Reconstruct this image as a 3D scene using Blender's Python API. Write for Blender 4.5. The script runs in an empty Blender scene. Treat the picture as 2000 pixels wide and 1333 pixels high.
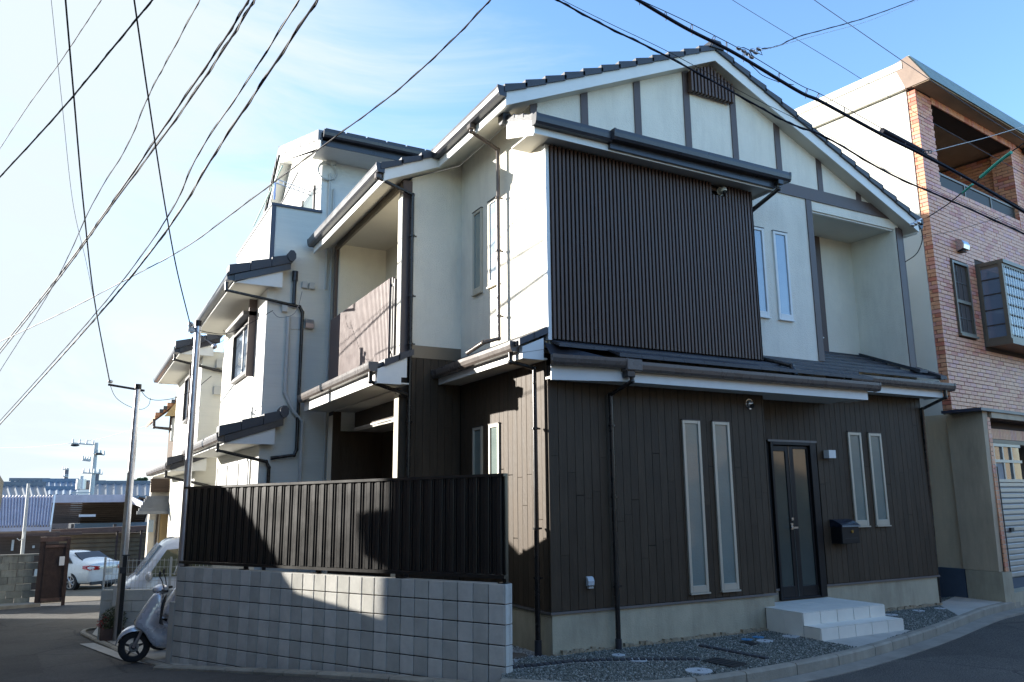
import bpy, bmesh, math, random
import numpy as np
from mathutils import Vector, Matrix
random.seed(7); rng=np.random.default_rng(7)
R=math.radians
sc=bpy.context.scene
# ---------------- camera ----------------
YAW,PIT,ROL=R(28.597),R(11.209),R(-0.496)
CAM=Vector((-4.827,-7.980,1.746)); FPX=1548.7
_cy,_sy,_cp,_sp=math.cos(YAW),math.sin(YAW),math.cos(PIT),math.sin(PIT)
FW=Vector((_sy*_cp,_cy*_cp,_sp)); _r=Vector((_cy,-_sy,0)); _u=_r.cross(FW)
RT=_r*math.cos(ROL)+_u*math.sin(ROL); UP=-_r*math.sin(ROL)+_u*math.cos(ROL)
cd=bpy.data.cameras.new('camera'); cam=bpy.data.objects.new('camera',cd); sc.collection.objects.link(cam)
cd.sensor_width=36; cd.lens=FPX/2000*36; cd.clip_start=.05; cd.clip_end=4000
cam.matrix_world=Matrix(((RT.x,UP.x,-FW.x,CAM.x),(RT.y,UP.y,-FW.y,CAM.y),(RT.z,UP.z,-FW.z,CAM.z),(0,0,0,1)))
sc.camera=cam
# ---------------- light ----------------
SUN_EL,SUN_AZ=math.atan(.215),math.atan2(-.71,.704)      # azimuth from +Y towards +X
sd=Vector((math.sin(SUN_AZ)*math.cos(SUN_EL),math.cos(SUN_AZ)*math.cos(SUN_EL),math.sin(SUN_EL)))
sl=bpy.data.lights.new('sun','SUN'); sl.energy=4.2; sl.angle=R(.5); sl.color=(1,.95,.87)
so=bpy.data.objects.new('sun',sl); sc.collection.objects.link(so); so.location=(-20,20,20)
so.rotation_euler=sd.to_track_quat('Z','Y').to_euler()
w=bpy.data.worlds.new('World'); sc.world=w; w.use_nodes=True
nt=w.node_tree; nt.nodes.clear(); N=nt.nodes.new; L=nt.links.new
out=N('ShaderNodeOutputWorld'); bg=N('ShaderNodeBackground'); L(bg.outputs[0],out.inputs[0]); bg.inputs[1].default_value=.15
sky=N('ShaderNodeTexSky'); sky.sky_type='NISHITA'; sky.sun_disc=False; sky.sun_elevation=SUN_EL; sky.sun_rotation=SUN_AZ
sky.air_density=1.0; sky.dust_density=.3; sky.ozone_density=2.5
geo=N('ShaderNodeNewGeometry'); nrm=N('ShaderNodeVectorMath'); nrm.operation='NORMALIZE'; tc=N('ShaderNodeTexCoord'); L(tc.outputs['Generated'],nrm.inputs[0])
mp=N('ShaderNodeMapping'); mp.inputs['Rotation'].default_value=(0,0,R(35)); mp.inputs['Scale'].default_value=(1.1,2.3,4.5); L(nrm.outputs[0],mp.inputs[0])
nz=N('ShaderNodeTexNoise'); nz.inputs['Scale'].default_value=1.7; nz.inputs['Detail'].default_value=7; nz.inputs['Roughness'].default_value=.62; nz.inputs['Distortion'].default_value=.9; L(mp.outputs[0],nz.inputs[0])
dt=N('ShaderNodeVectorMath'); dt.operation='DOT_PRODUCT'; L(nrm.outputs[0],dt.inputs[0]); dt.inputs[1].default_value=sd
# thin cirrus gathers towards the sun, where the haze is bright
ma=N('ShaderNodeMapRange'); ma.inputs['From Min'].default_value=-.05; ma.inputs['From Max'].default_value=.75; ma.inputs['To Min'].default_value=-.36; ma.inputs['To Max'].default_value=.42; L(dt.outputs['Value'],ma.inputs['Value'])
ad=N('ShaderNodeMath'); ad.operation='ADD'; L(nz.outputs['Fac'],ad.inputs[0]); L(ma.outputs[0],ad.inputs[1])
cr=N('ShaderNodeMapRange'); cr.interpolation_type='SMOOTHSTEP'; cr.inputs['From Min'].default_value=.36; cr.inputs['From Max'].default_value=.92; L(ad.outputs[0],cr.inputs['Value'])
mx=N('ShaderNodeMix'); mx.data_type='RGBA'; L(cr.outputs[0],mx.inputs['Factor']); tn=N('ShaderNodeVectorMath'); tn.operation='MULTIPLY'; tn.inputs[1].default_value=(.88,.96,1.08); L(sky.outputs[0],tn.inputs[0]); L(tn.outputs[0],mx.inputs['A']); mx.inputs['B'].default_value=(1.72,1.95,2.15,1)
L(mx.outputs['Result'],bg.inputs[0])
sc.view_settings.view_transform='Standard'; sc.view_settings.look='None'; sc.view_settings.exposure=1.75; sc.view_settings.gamma=1
sc.view_settings.use_curve_mapping=False
# ---------------- helpers ----------------
def P(px,py,d):                      # point seen at photo pixel (2000 wide) at a true depth of d metres
    return CAM+d*(FW+RT*((px-1000)/FPX)-UP*((py-666.5)/FPX))
def G(px,py,z):                      # the same, on the level plane z
    r=FW+RT*((px-1000)/FPX)-UP*((py-666.5)/FPX); return CAM+r*((z-CAM.z)/r.z)
PROF=[(-60,-.10),(-1,-.09),(0,-.12),(1.3,-.21),(4.5,-.49),(9.5,-.82),(13.5,-1.02),(22,-1.42),(29,-1.68),(45,-2.1),(90,-2.6),(400,-4)]
def gz(y):
    for (a,za),(b,zb) in zip(PROF,PROF[1:]):
        if y<=b: return za+(zb-za)*max(0,(y-a))/(b-a)
    return PROF[-1][1]
COL=sc.collection
def mat(name,col,rough=.6,metal=0,var=.12,vs=3.0,bump=0,bs=40,stretch=(1,1,1),rnd=0,spec=.5,coat=0,ramp=None,emit=None,dirt=0):
    m=bpy.data.materials.new(name); m.use_nodes=True; t=m.node_tree; N=t.nodes.new; L=t.links.new
    b=t.nodes['Principled BSDF']; b.inputs['Roughness'].default_value=rough; b.inputs['Metallic'].default_value=metal
    b.inputs['Specular IOR Level'].default_value=spec; b.inputs['Coat Weight'].default_value=coat; b.inputs['Coat Roughness'].default_value=.05
    g=N('ShaderNodeNewGeometry'); mp=N('ShaderNodeMapping'); L(g.outputs['Position'],mp.inputs[0]); mp.inputs['Scale'].default_value=stretch
    n=N('ShaderNodeTexNoise'); n.inputs['Scale'].default_value=vs; n.inputs['Detail'].default_value=6; n.inputs['Roughness'].default_value=.65; L(mp.outputs[0],n.inputs[0])
    mr=N('ShaderNodeMapRange'); mr.inputs['From Min'].default_value=.25; mr.inputs['From Max'].default_value=.75; mr.inputs['To Min'].default_value=1-var; mr.inputs['To Max'].default_value=1+var; L(n.outputs['Fac'],mr.inputs['Value'])
    if ramp or rnd:
        oi=N('ShaderNodeObjectInfo'); ad=N('ShaderNodeMath'); ad.operation='ADD'; L(oi.outputs['Random'],ad.inputs[0]); L(g.outputs['Random Per Island'],ad.inputs[1])
        fr=N('ShaderNodeMath'); fr.operation='FRACT'; L(ad.outputs[0],fr.inputs[0])
    if ramp:
        cr=N('ShaderNodeValToRGB'); cr.color_ramp.interpolation='CONSTANT'; L(fr.outputs[0],cr.inputs[0])
        e=cr.color_ramp.elements
        for i,c in enumerate(ramp):
            if i<2: el=e[i]; el.position=i/len(ramp)
            else: el=e.new(i/len(ramp))
            el.color=(*c,1)
        base=cr.outputs[0]
    else:
        c=N('ShaderNodeRGB'); c.outputs[0].default_value=(*col,1); base=c.outputs[0]
    vm=N('ShaderNodeVectorMath'); vm.operation='SCALE'; L(base,vm.inputs[0]); L(mr.outputs[0],vm.inputs['Scale']); cur=vm.outputs[0]
    if rnd:
        m2=N('ShaderNodeMapRange'); m2.inputs['To Min'].default_value=1-rnd; m2.inputs['To Max'].default_value=1+rnd; L(fr.outputs[0],m2.inputs['Value'])
        v2=N('ShaderNodeVectorMath'); v2.operation='SCALE'; L(cur,v2.inputs[0]); L(m2.outputs[0],v2.inputs['Scale']); cur=v2.outputs[0]
    if dirt:
        n3=N('ShaderNodeTexNoise'); n3.inputs['Scale'].default_value=1.1; n3.inputs['Detail'].default_value=8; n3.inputs['Roughness'].default_value=.7
        mp3=N('ShaderNodeMapping'); mp3.inputs['Scale'].default_value=(2.5,2.5,.5); L(g.outputs['Position'],mp3.inputs[0]); L(mp3.outputs[0],n3.inputs[0])
        m3=N('ShaderNodeMapRange'); m3.inputs['From Min'].default_value=.45; m3.inputs['From Max'].default_value=.7; m3.inputs['To Max'].default_value=dirt; L(n3.outputs['Fac'],m3.inputs['Value'])
        mx=N('ShaderNodeMix'); mx.data_type='RGBA'; L(m3.outputs[0],mx.inputs['Factor']); L(cur,mx.inputs['A']); mx.inputs['B'].default_value=(.09,.075,.06,1); cur=mx.outputs['Result']
    L(cur,b.inputs['Base Color'])
    if rough<.6:
        rr=N('ShaderNodeMapRange'); rr.inputs['To Min'].default_value=max(.02,rough-.08); rr.inputs['To Max'].default_value=rough+.12; L(n.outputs['Fac'],rr.inputs['Value']); L(rr.outputs[0],b.inputs['Roughness'])
    if bump:
        nb=N('ShaderNodeTexNoise'); nb.inputs['Scale'].default_value=bs; nb.inputs['Detail'].default_value=4; L(mp.outputs[0],nb.inputs[0])
        bp=N('ShaderNodeBump'); bp.inputs['Strength'].default_value=1; bp.inputs['Distance'].default_value=bump; L(nb.outputs['Fac'],bp.inputs['Height']); L(bp.outputs[0],b.inputs['Normal'])
    if emit:
        b.inputs['Emission Color'].default_value=(*col,1); b.inputs['Emission Strength'].default_value=emit
    return m
def glassmat(name,col,rough=.08,alpha_trans=0,spec=.8,pat=0):
    m=mat(name,col,rough=rough,var=.08,spec=spec,coat=.6)
    b=m.node_tree.nodes['Principled BSDF']; b.inputs['Transmission Weight'].default_value=alpha_trans
    if pat:
        t=m.node_tree; N=t.nodes.new; L=t.links.new
        g=N('ShaderNodeNewGeometry'); mp=N('ShaderNodeMapping'); mp.inputs['Rotation'].default_value=(0,R(45),R(45)); L(g.outputs['Position'],mp.inputs[0])
        ck=N('ShaderNodeTexVoronoi'); ck.inputs['Scale'].default_value=pat; L(mp.outputs[0],ck.inputs[0])
        bp=N('ShaderNodeBump'); bp.inputs['Strength'].default_value=1; bp.inputs['Distance'].default_value=.0013; L(ck.outputs['Distance'],bp.inputs['Height']); L(bp.outputs[0],b.inputs['Normal'])
    return m
M={}
M['siding']=mat('dark_wood_siding',(.062,.044,.028),.55,var=.32,vs=9,bump=.004,bs=60,stretch=(1,1,.18),rnd=.11,spec=.22)
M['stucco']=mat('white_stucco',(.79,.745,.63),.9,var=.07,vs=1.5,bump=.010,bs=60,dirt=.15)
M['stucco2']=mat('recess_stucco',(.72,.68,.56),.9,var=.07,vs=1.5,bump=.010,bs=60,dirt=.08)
M['soffit']=mat('soffit_board',(.62,.60,.53),.7,var=.03)
M['white']=mat('white_painted_fascia',(.74,.74,.70),.45,var=.05,vs=6)
M['brown']=mat('brown_trim',(.085,.058,.05),.45,var=.12,vs=5)
M['slat']=mat('brown_lattice_metal',(.084,.047,.031),.45,var=.1,vs=6,rnd=.08)
M['rail']=mat('balcony_slat_metal',(.17,.12,.11),.33,var=.08,vs=6,rnd=.06)
M['black']=mat('black_void_backing',(.012,.011,.010),.8)
M['gut_dark']=mat('dark_gutter',(.032,.032,.038),.28,var=.2,vs=4)
M['gut_brown']=mat('brown_gutter',(.105,.088,.078),.26,var=.18,vs=4)
M['pipe']=mat('black_pipe',(.02,.018,.017),.25,var=.2)
M['pipe_b']=mat('brown_pipe',(.09,.07,.058),.22,var=.2)
M['tile']=mat('slate_roof_tile',(.038,.041,.050),.5,var=.22,vs=5,bump=.003,bs=50,rnd=.14)
M['conc']=mat('foundation_concrete',(.43,.385,.275),.85,var=.20,vs=1.6,bump=.004,bs=55,dirt=.35)
M['flash']=mat('grey_flashing',(.15,.135,.125),.4,var=.12)
M['alu']=mat('champagne_aluminium',(.50,.46,.37),.35,metal=.25,var=.05)
M['frost']=glassmat('frosted_pane',(.17,.215,.20),.14,pat=45)
M['frostL']=glassmat('frosted_pane_blue',(.22,.30,.38),.15,pat=60)
M['dglass']=glassmat('dark_glass',(.10,.12,.11),.04,spec=1)
M['chrome']=mat('brushed_steel',(.55,.55,.55),.25,metal=1,var=.1)
M['galv']=mat('galvanised_steel',(.5,.51,.54),.32,metal=.9,var=.15,vs=5)
M['blk']=mat('black_paint',(.010,.010,.011),.4,spec=.3)
M['blockA']=mat('dark_block_face',(.45,.44,.395),.9,var=.16,vs=5,bump=.004,bs=90,rnd=.07)
M['blockB']=mat('light_block_face',(.55,.535,.485),.9,var=.16,vs=5,bump=.004,bs=90,rnd=.07)
M['mortar']=mat('dark_joint',(.035,.028,.025),.95)
M['fence']=mat('fence_metal',(.012,.011,.010),.30,var=.1,rnd=.05,spec=.6)
M['asph']=mat('asphalt',(.060,.056,.050),.88,var=.34,vs=.7,bump=.012,bs=90,dirt=.22)
M['kerb']=mat('kerb_concrete',(.30,.275,.22),.9,var=.22,vs=3,bump=.006,bs=60,rnd=.12,dirt=.4)
M['pad']=mat('pale_concrete',(.44,.42,.37),.88,var=.14,vs=1.4,bump=.003,bs=60,dirt=.25)
M['gravel']=mat('green_grey_gravel',(.12,.14,.135),.9,var=.35,vs=60,ramp=[(.085,.095,.08),(.17,.18,.15),(.12,.13,.115),(.24,.245,.21),(.06,.068,.062),(.145,.155,.13),(.36,.36,.32),(.11,.12,.10)])
M['gravbase']=mat('gravel_bed_soil',(.07,.08,.078),.95,var=.35,vs=30,bump=.01,bs=120)
M['wgravel']=mat('white_gravel',(.4,.4,.38),.9,var=.3,vs=50,ramp=[(.35,.35,.33),(.5,.5,.48),(.28,.28,.27),(.42,.42,.40)])
M['sett']=mat('dark_stone_sett',(.045,.046,.05),.8,var=.3,vs=14,bump=.01,bs=30,rnd=.2)
M['drail']=mat('dark_balcony_panel',(.03,.03,.03),.6)
M['gutter']=mat('gutter_concrete',(.27,.25,.21),.9,var=.2,vs=2,bump=.004,bs=60,dirt=.35)
M['oldfoot']=mat('rough_footing_concrete',(.33,.27,.18),.95,var=.35,vs=20,bump=.01,bs=50)
M['disc']=mat('white_plastic_cover',(.5,.53,.54),.5,var=.08,vs=9)
M['blue']=mat('blue_plastic_cover',(.03,.22,.42),.45,var=.1)
M['steptile']=mat('step_tile',(.74,.71,.62),.5,var=.06,vs=5,rnd=.03)
M['grout']=mat('grout',(.07,.07,.068),.9)
M['brick']=mat('brick_tile',(.4,.2,.1),.42,var=.12,vs=8,ramp=[(.66,.305,.17),(.68,.325,.18),(.64,.285,.155),(.67,.31,.175),(.61,.245,.165),(.69,.335,.19),(.53,.17,.105),(.66,.305,.17),(.60,.27,.22),(.67,.315,.18)])
M['bmortar']=mat('brick_mortar',(.075,.058,.05),.9)
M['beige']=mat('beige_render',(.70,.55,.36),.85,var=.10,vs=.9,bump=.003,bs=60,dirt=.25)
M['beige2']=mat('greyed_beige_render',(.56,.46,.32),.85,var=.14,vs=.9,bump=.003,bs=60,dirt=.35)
M['wrender']=mat('white_side_render',(.70,.68,.60),.85,var=.06,vs=.8,bump=.003,bs=60)
M['bluegrey']=mat('blue_grey_paint',(.06,.085,.12),.7,var=.15)
M['copper']=mat('weathered_copper',(.20,.27,.25),.5,metal=.3,var=.2,vs=2)
M['coppere']=mat('rusty_eave_end',(.24,.17,.13),.6,var=.25,vs=4)
M['esoffit']=mat('brown_soffit',(.38,.29,.20),.8,var=.15)
M['bronze']=mat('bronze_window_frame',(.16,.135,.10),.4,metal=.3,var=.1)
M['dglass2']=glassmat('door_glass',(.055,.066,.058),.05,spec=.8)
M['wing']=glassmat('clear_window_pane',(.14,.18,.24),.06,spec=1)
M['blind']=mat('white_blind',(.55,.56,.58),.6,var=.05,rnd=.1)
M['curtain']=mat('white_curtain',(.34,.34,.33),.85,var=.25,vs=7,stretch=(3,3,.6))
M['shutter']=mat('silver_shutter',(.42,.41,.38),.4,metal=.35,var=.12,vs=3)
M['wsiding']=mat('white_lap_siding',(.72,.71,.66),.75,var=.04,vs=3,bump=.004,bs=30,stretch=(.4,.4,9))
M['wsiding2']=mat('cream_lap_siding',(.70,.68,.60),.75,var=.05,vs=3,bump=.004,bs=30,stretch=(.4,.4,9))
M['dwin']=mat('dark_window_frame',(.045,.035,.032),.4)
M['pvc']=mat('grey_conduit',(.50,.50,.47),.45,var=.06)
M['wcap']=mat('dark_coping',(.05,.052,.075),.4)
M['cable']=mat('black_cable',(.010,.009,.016),.6,spec=.2)
M['cableg']=mat('grey_cable',(.10,.10,.12),.5)
M['green']=mat('green_sleeve',(.05,.42,.30),.5)
M['carwhite']=mat('pearl_car_paint',(.66,.65,.61),.25,coat=1,var=.02)
M['vanwhite']=mat('white_van_paint',(.70,.72,.75),.25,coat=1,var=.02)
M['cglass']=mat('tinted_car_glass',(.012,.012,.014),.12,spec=.4)
M['vglass']=glassmat('green_van_glass',(.13,.14,.09),.03,spec=1)
M['tyre']=mat('tyre_rubber',(.015,.015,.016),.8)
M['rim']=mat('alloy_rim',(.55,.56,.57),.25,metal=.9)
M['red']=mat('red_lamp_lens',(.45,.012,.012),.15,coat=1)
M['amber']=mat('amber_lens',(.6,.2,.03),.2)
M['silver']=mat('silver_scooter_paint',(.58,.59,.63),.25,metal=.35,coat=1,var=.03)
M['dplast']=mat('dark_plastic',(.02,.02,.023),.55)
M['rust']=mat('rusty_iron',(.05,.03,.024),.85,var=.4,vs=6,bump=.004,bs=50)
M['rust2']=mat('rusty_rail',(.11,.065,.05),.85,var=.35,vs=5)
M['oldblock']=mat('stained_block',(.26,.25,.20),.95,var=.3,vs=3,bump=.008,bs=40,rnd=.16,dirt=.65)
M['oldwood']=mat('old_brown_board',(.085,.06,.045),.9,var=.35,vs=4,stretch=(.4,.4,6),rnd=.15)
M['corr']=mat('pale_corrugated_sheet',(.50,.46,.50),.6,var=.14,vs=2,dirt=.15)
M['jtile']=mat('grey_kawara_tile',(.15,.165,.185),.45,var=.2,vs=3)
M['jtileb']=mat('blue_grey_roof_sheet',(.14,.19,.25),.5,var=.15)
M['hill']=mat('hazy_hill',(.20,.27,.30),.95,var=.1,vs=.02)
M['ochre']=mat('ochre_render',(.42,.30,.15),.85,var=.1)
M['terra']=mat('orange_eave',(.35,.17,.09),.8,var=.2)
M['leaf']=mat('shrub_leaf',(.055,.065,.025),.7,var=.4,vs=20,rnd=.35)
M['redleaf']=mat('red_flower',(.35,.04,.03),.6,rnd=.2)
M['leaf2']=mat('tree_leaf',(.05,.085,.03),.7,var=.3,vs=3,rnd=.3)
M['soil']=mat('bare_earth',(.16,.125,.08),.95,var=.3,vs=3,dirt=.3)
M['paint']=mat('white_road_paint',(.50,.52,.54),.8,var=.25,vs=9)
M['paper']=mat('white_notice',(.7,.7,.68),.7,var=.03)
M['cream']=mat('cream_far_wall',(.55,.50,.42),.85,var=.1)
M['brickfar']=mat('far_brown_wall',(.28,.19,.15),.85,var=.2)
def patches(m,scale,amt):
    t=m.node_tree; b=t.nodes['Principled BSDF']; N=t.nodes.new; L=t.links.new; src=b.inputs['Base Color'].links[0].from_socket
    g=N('ShaderNodeNewGeometry'); nz=N('ShaderNodeTexNoise'); nz.inputs['Scale'].default_value=6; nz.inputs['Detail'].default_value=3; L(g.outputs['Position'],nz.inputs[0])
    ad=N('ShaderNodeVectorMath'); ad.operation='MULTIPLY_ADD'; L(nz.outputs['Color'],ad.inputs[0]); ad.inputs[1].default_value=(.12,.12,0); L(g.outputs['Position'],ad.inputs[2])
    v=N('ShaderNodeTexVoronoi'); v.inputs['Scale'].default_value=scale; v.feature='DISTANCE_TO_EDGE'; L(ad.outputs[0],v.inputs[0])
    mr=N('ShaderNodeMapRange'); mr.inputs['From Max'].default_value=.012; mr.inputs['To Min'].default_value=.45; L(v.outputs['Distance'],mr.inputs['Value'])
    v2=N('ShaderNodeTexVoronoi'); v2.inputs['Scale'].default_value=scale*.8; L(ad.outputs[0],v2.inputs[0]); sp=N('ShaderNodeSeparateColor'); L(v2.outputs['Color'],sp.inputs[0])
    m2=N('ShaderNodeMapRange'); m2.inputs['To Min'].default_value=1-amt; m2.inputs['To Max'].default_value=1+amt; L(sp.outputs[0],m2.inputs['Value'])
    fg=N('ShaderNodeTexNoise'); fg.inputs['Scale'].default_value=75; fg.inputs['Detail'].default_value=2; L(g.outputs['Position'],fg.inputs[0]); m3=N('ShaderNodeMapRange'); m3.inputs['From Min'].default_value=.35; m3.inputs['From Max'].default_value=.68; m3.inputs['To Min'].default_value=.5; m3.inputs['To Max'].default_value=2.0; L(fg.outputs['Fac'],m3.inputs['Value'])
    a=N('ShaderNodeMath'); a.operation='MULTIPLY'; L(mr.outputs[0],a.inputs[0]); L(m2.outputs[0],a.inputs[1]); a2=N('ShaderNodeMath'); a2.operation='MULTIPLY'; L(a.outputs[0],a2.inputs[0]); L(m3.outputs[0],a2.inputs[1])
    s_=N('ShaderNodeVectorMath'); s_.operation='SCALE'; L(src,s_.inputs[0]); L(a2.outputs[0],s_.inputs['Scale']); L(s_.outputs[0],b.inputs['Base Color'])
patches(M['asph'],.42,.16)
ID=Matrix.Identity(4)
class MB:
    def __init__(s,X=ID): s.v=[]; s.f=[]; s.X=X; s.sm=False
    def add(s,vs,fs):
        o=len(s.v); s.v+= [s.X@Vector(p) for p in vs]; s.f+=[tuple(i+o for i in f) for f in fs]; return s
    def box(s,x0,x1,y0,y1,z0,z1):
        return s.add([(x0,y0,z0),(x1,y0,z0),(x1,y1,z0),(x0,y1,z0),(x0,y0,z1),(x1,y0,z1),(x1,y1,z1),(x0,y1,z1)],
            [(0,3,2,1),(4,5,6,7),(0,1,5,4),(1,2,6,5),(2,3,7,6),(3,0,4,7)])
    def hexa(s,p): return s.add(p,[(0,3,2,1),(4,5,6,7),(0,1,5,4),(1,2,6,5),(2,3,7,6),(3,0,4,7)])
    def prism(s,poly,ext):           # poly: 3D points in one plane, ext: extrusion vector
        n=len(poly); e=Vector(ext); a=[Vector(p) for p in poly]
        return s.add(a+[p+e for p in a],[tuple(range(n)),tuple(range(2*n-1,n-1,-1))]+[(i,i+n,(i+1)%n+n,(i+1)%n) for i in range(n)])
    def tube(s,pts,r,n=8,caps=True):
        pts=[Vector(p) for p in pts]; rs=r if isinstance(r,(list,tuple)) else [r]*len(pts); vs=[];fs=[]
        prev=None
        for i,p in enumerate(pts):
            if i==0: t=pts[1]-p
            elif i==len(pts)-1: t=p-pts[i-1]
            else: t=(pts[i+1]-p).normalized()+(p-pts[i-1]).normalized()
            t.normalize()
            a=prev if prev is not None else (Vector((0,0,1)) if abs(t.z)<.9 else Vector((1,0,0)))
            x=(a-t*a.dot(t)).normalized(); prev=x; y=t.cross(x)
            sc_=1.0
            for k in range(n):
                th=2*math.pi*k/n; vs.append(p+(x*math.cos(th)+y*math.sin(th))*rs[i]*sc_)
        for i in range(len(pts)-1):
            for k in range(n): fs.append((i*n+k,i*n+(k+1)%n,(i+1)*n+(k+1)%n,(i+1)*n+k))
        if caps: fs.append(tuple(range(n-1,-1,-1))); fs.append(tuple((len(pts)-1)*n+k for k in range(n)))
        s.sm=True
        return s.add(vs,fs)
    def cyl(s,c,axis,r,h,n=24,r2=None):
        c=Vector(c); a=Vector(axis).normalized(); return s.tube([c,c+a*h],[r,r if r2 is None else r2],n)
    def loft(s,rings,cap=True):
        n=len(rings[0]); vs=[p for r_ in rings for p in r_]; fs=[]
        for i in range(len(rings)-1):
            for k in range(n): fs.append((i*n+k,i*n+(k+1)%n,(i+1)*n+(k+1)%n,(i+1)*n+k))
        if cap: fs.append(tuple(range(n-1,-1,-1))); fs.append(tuple((len(rings)-1)*n+k for k in range(n)))
        return s.add(vs,fs)
    def sphere(s,c,r,n=10,m=7,sx=1,sy=1,sz=1):
        vs=[];fs=[]
        for i in range(m+1):
            ph=math.pi*i/m
            for k in range(n):
                th=2*math.pi*k/n; vs.append((c[0]+r*sx*math.sin(ph)*math.cos(th),c[1]+r*sy*math.sin(ph)*math.sin(th),c[2]+r*sz*math.cos(ph)))
        for i in range(m):
            for k in range(n): fs.append((i*n+k,(i+1)*n+k,(i+1)*n+(k+1)%n,i*n+(k+1)%n))
        s.sm=True; return s.add(vs,fs)
    def build(s,name,m,parent=None,bevel=0,smooth=None,subd=0):
        o_=Vector((0,0,0)); q=parent
        while q is not None: o_=o_+q.location; q=q.parent
        me=bpy.data.meshes.new(name); me.from_pydata([tuple(p-o_) for p in s.v],[],s.f); me.materials.append(M[m] if isinstance(m,str) else m)
        bm=bmesh.new(); bm.from_mesh(me); bmesh.ops.recalc_face_normals(bm,faces=bm.faces)
        if bevel: bmesh.ops.bevel(bm,geom=list(bm.edges),offset=bevel,segments=1,affect='EDGES',clamp_overlap=True)
        bm.to_mesh(me); bm.free()
        o=bpy.data.objects.new(name,me); COL.objects.link(o)
        if parent is not None: o.parent=parent
        if subd:
            md=o.modifiers.new('s','SUBSURF'); md.levels=md.render_levels=subd
        if (s.sm if smooth is None else smooth):
            me.polygons.foreach_set('use_smooth',[True]*len(me.polygons)); me.set_sharp_from_angle(angle=R(38))
        return o
def tag(o,label,cat,group=None):
    o['label']=label; o['category']=cat
    if group: o['group']=group
    return o
def thing(name,label,cat,loc,group=None):
    e=bpy.data.objects.new(name,None); e.empty_display_size=.2; COL.objects.link(e); e.location=loc
    return tag(e,label,cat,group)
def struct(o): o['kind']='structure'; return o
_pc={}
def piece(name,m,parent,X,size,bevel=0):   # box piece, mesh data shared between alike sizes; X = matrix of its centre
    k=(name,m,tuple(round(c,4) for c in size),bevel)
    if k not in _pc:
        b=MB(); b.box(-size[0]/2,size[0]/2,-size[1]/2,size[1]/2,-size[2]/2,size[2]/2); o=b.build(name,m,None,bevel); _pc[k]=o.data
    else:
        o=bpy.data.objects.new(name,_pc[k]); COL.objects.link(o)
    o.parent=parent; q=parent; off=Vector((0,0,0))
    while q is not None: off+=q.location; q=q.parent
    o.matrix_local=Matrix.Translation(-off)@X
    return o
T=lambda x,y,z: Matrix.Translation((x,y,z))
def RZ(a): return Matrix.Rotation(a,4,'Z')
# ---------------- terrain ----------------
def terrain():
    xs=list(np.concatenate([np.linspace(-300,-30,10),np.linspace(-25,30,56),np.linspace(40,400,10)]))
    ys=list(np.concatenate([np.linspace(-60,-12,7),np.linspace(-10,32,85),np.linspace(36,60,7),np.linspace(80,600,12)]))
    b=MB(); nx=len(xs)
    b.v=[Vector((x,y,gz(y)+.006*math.sin(x*1.3+y*.7)*math.cos(y*.9))) for y in ys for x in xs]
    b.f=[(j*nx+i,j*nx+i+1,(j+1)*nx+i+1,(j+1)*nx+i) for j in range(len(ys)-1) for i in range(nx-1)]
    o=b.build('road','asph',smooth=True); struct(o)
terrain()
KERB=[(-1.02,-.72),(-.35,-1.3),(.4,-1.58),(1.2,-1.63),(2.2,-1.56),(3.2,-1.40),(4.4,-1.12),(5.6,-.79),(6.6,-.47),(7.6,-.16),(8.7,.06),(10.2,.26),(13,.6),(18,1.2)]
def resample(pts,step):
    out=[Vector(pts[0])]; 
    for a,b in zip(pts,pts[1:]):
        a,b=Vector(a),Vector(b); n=max(1,round((b-a).length/step))
        out+=[a.lerp(b,(i+1)/n) for i in range(n)]
    return out
# smooth the kerb line
def catmull(pts,k=6):
    P_=[Vector(p) for p in pts]; P_=[P_[0]*2-P_[1]]+P_+[P_[-1]*2-P_[-2]]; out=[]
    for i in range(1,len(P_)-2):
        for j in range(k):
            t=j/k; a,b,c,d=P_[i-1],P_[i],P_[i+1],P_[i+2]
            out.append(.5*((2*b)+(c-a)*t+(2*a-5*b+4*c-d)*t*t+(3*b-a-3*c+d)*t**3))
    out.append(P_[-2]); return out
KC=catmull([Vector((*k,0)) for k in KERB],8)
def strip(pts,w0,w1,z,name,m,thick=.1,zf=None):
    b=MB(); n=[]
    for i,p in enumerate(pts):
        t=(pts[min(i+1,len(pts)-1)]-pts[max(i-1,0)]).normalized(); n.append(Vector((t.y,-t.x,0)))
    for i in range(len(pts)-1):
        q=[]
        for zz in (0,1):
            for (j,wd) in ((i,w0),(i,w1),(i+1,w1),(i+1,w0)):
                p=pts[j]+n[j]*wd; h=(zf(p) if zf else z); q.append((p.x,p.y,h-(thick if zz==0 else 0)))
        b.hexa(q)
    return b.build(name,m)
struct(strip(KC,.105,.34,-.082,'gutter','gutter',.1))
kerb=None
pts=resample(KC,.1); seg=[]; acc=0; cur=[pts[0]]
kroot=MB(); kroot.box(-1.2,-1.1,-.9,-.8,-.2,-.15)
kr=bpy.data.objects.new('kerb',None); COL.objects.link(kr); kr['kind']='structure'; kr.location=(0,-1,-.1)
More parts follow.
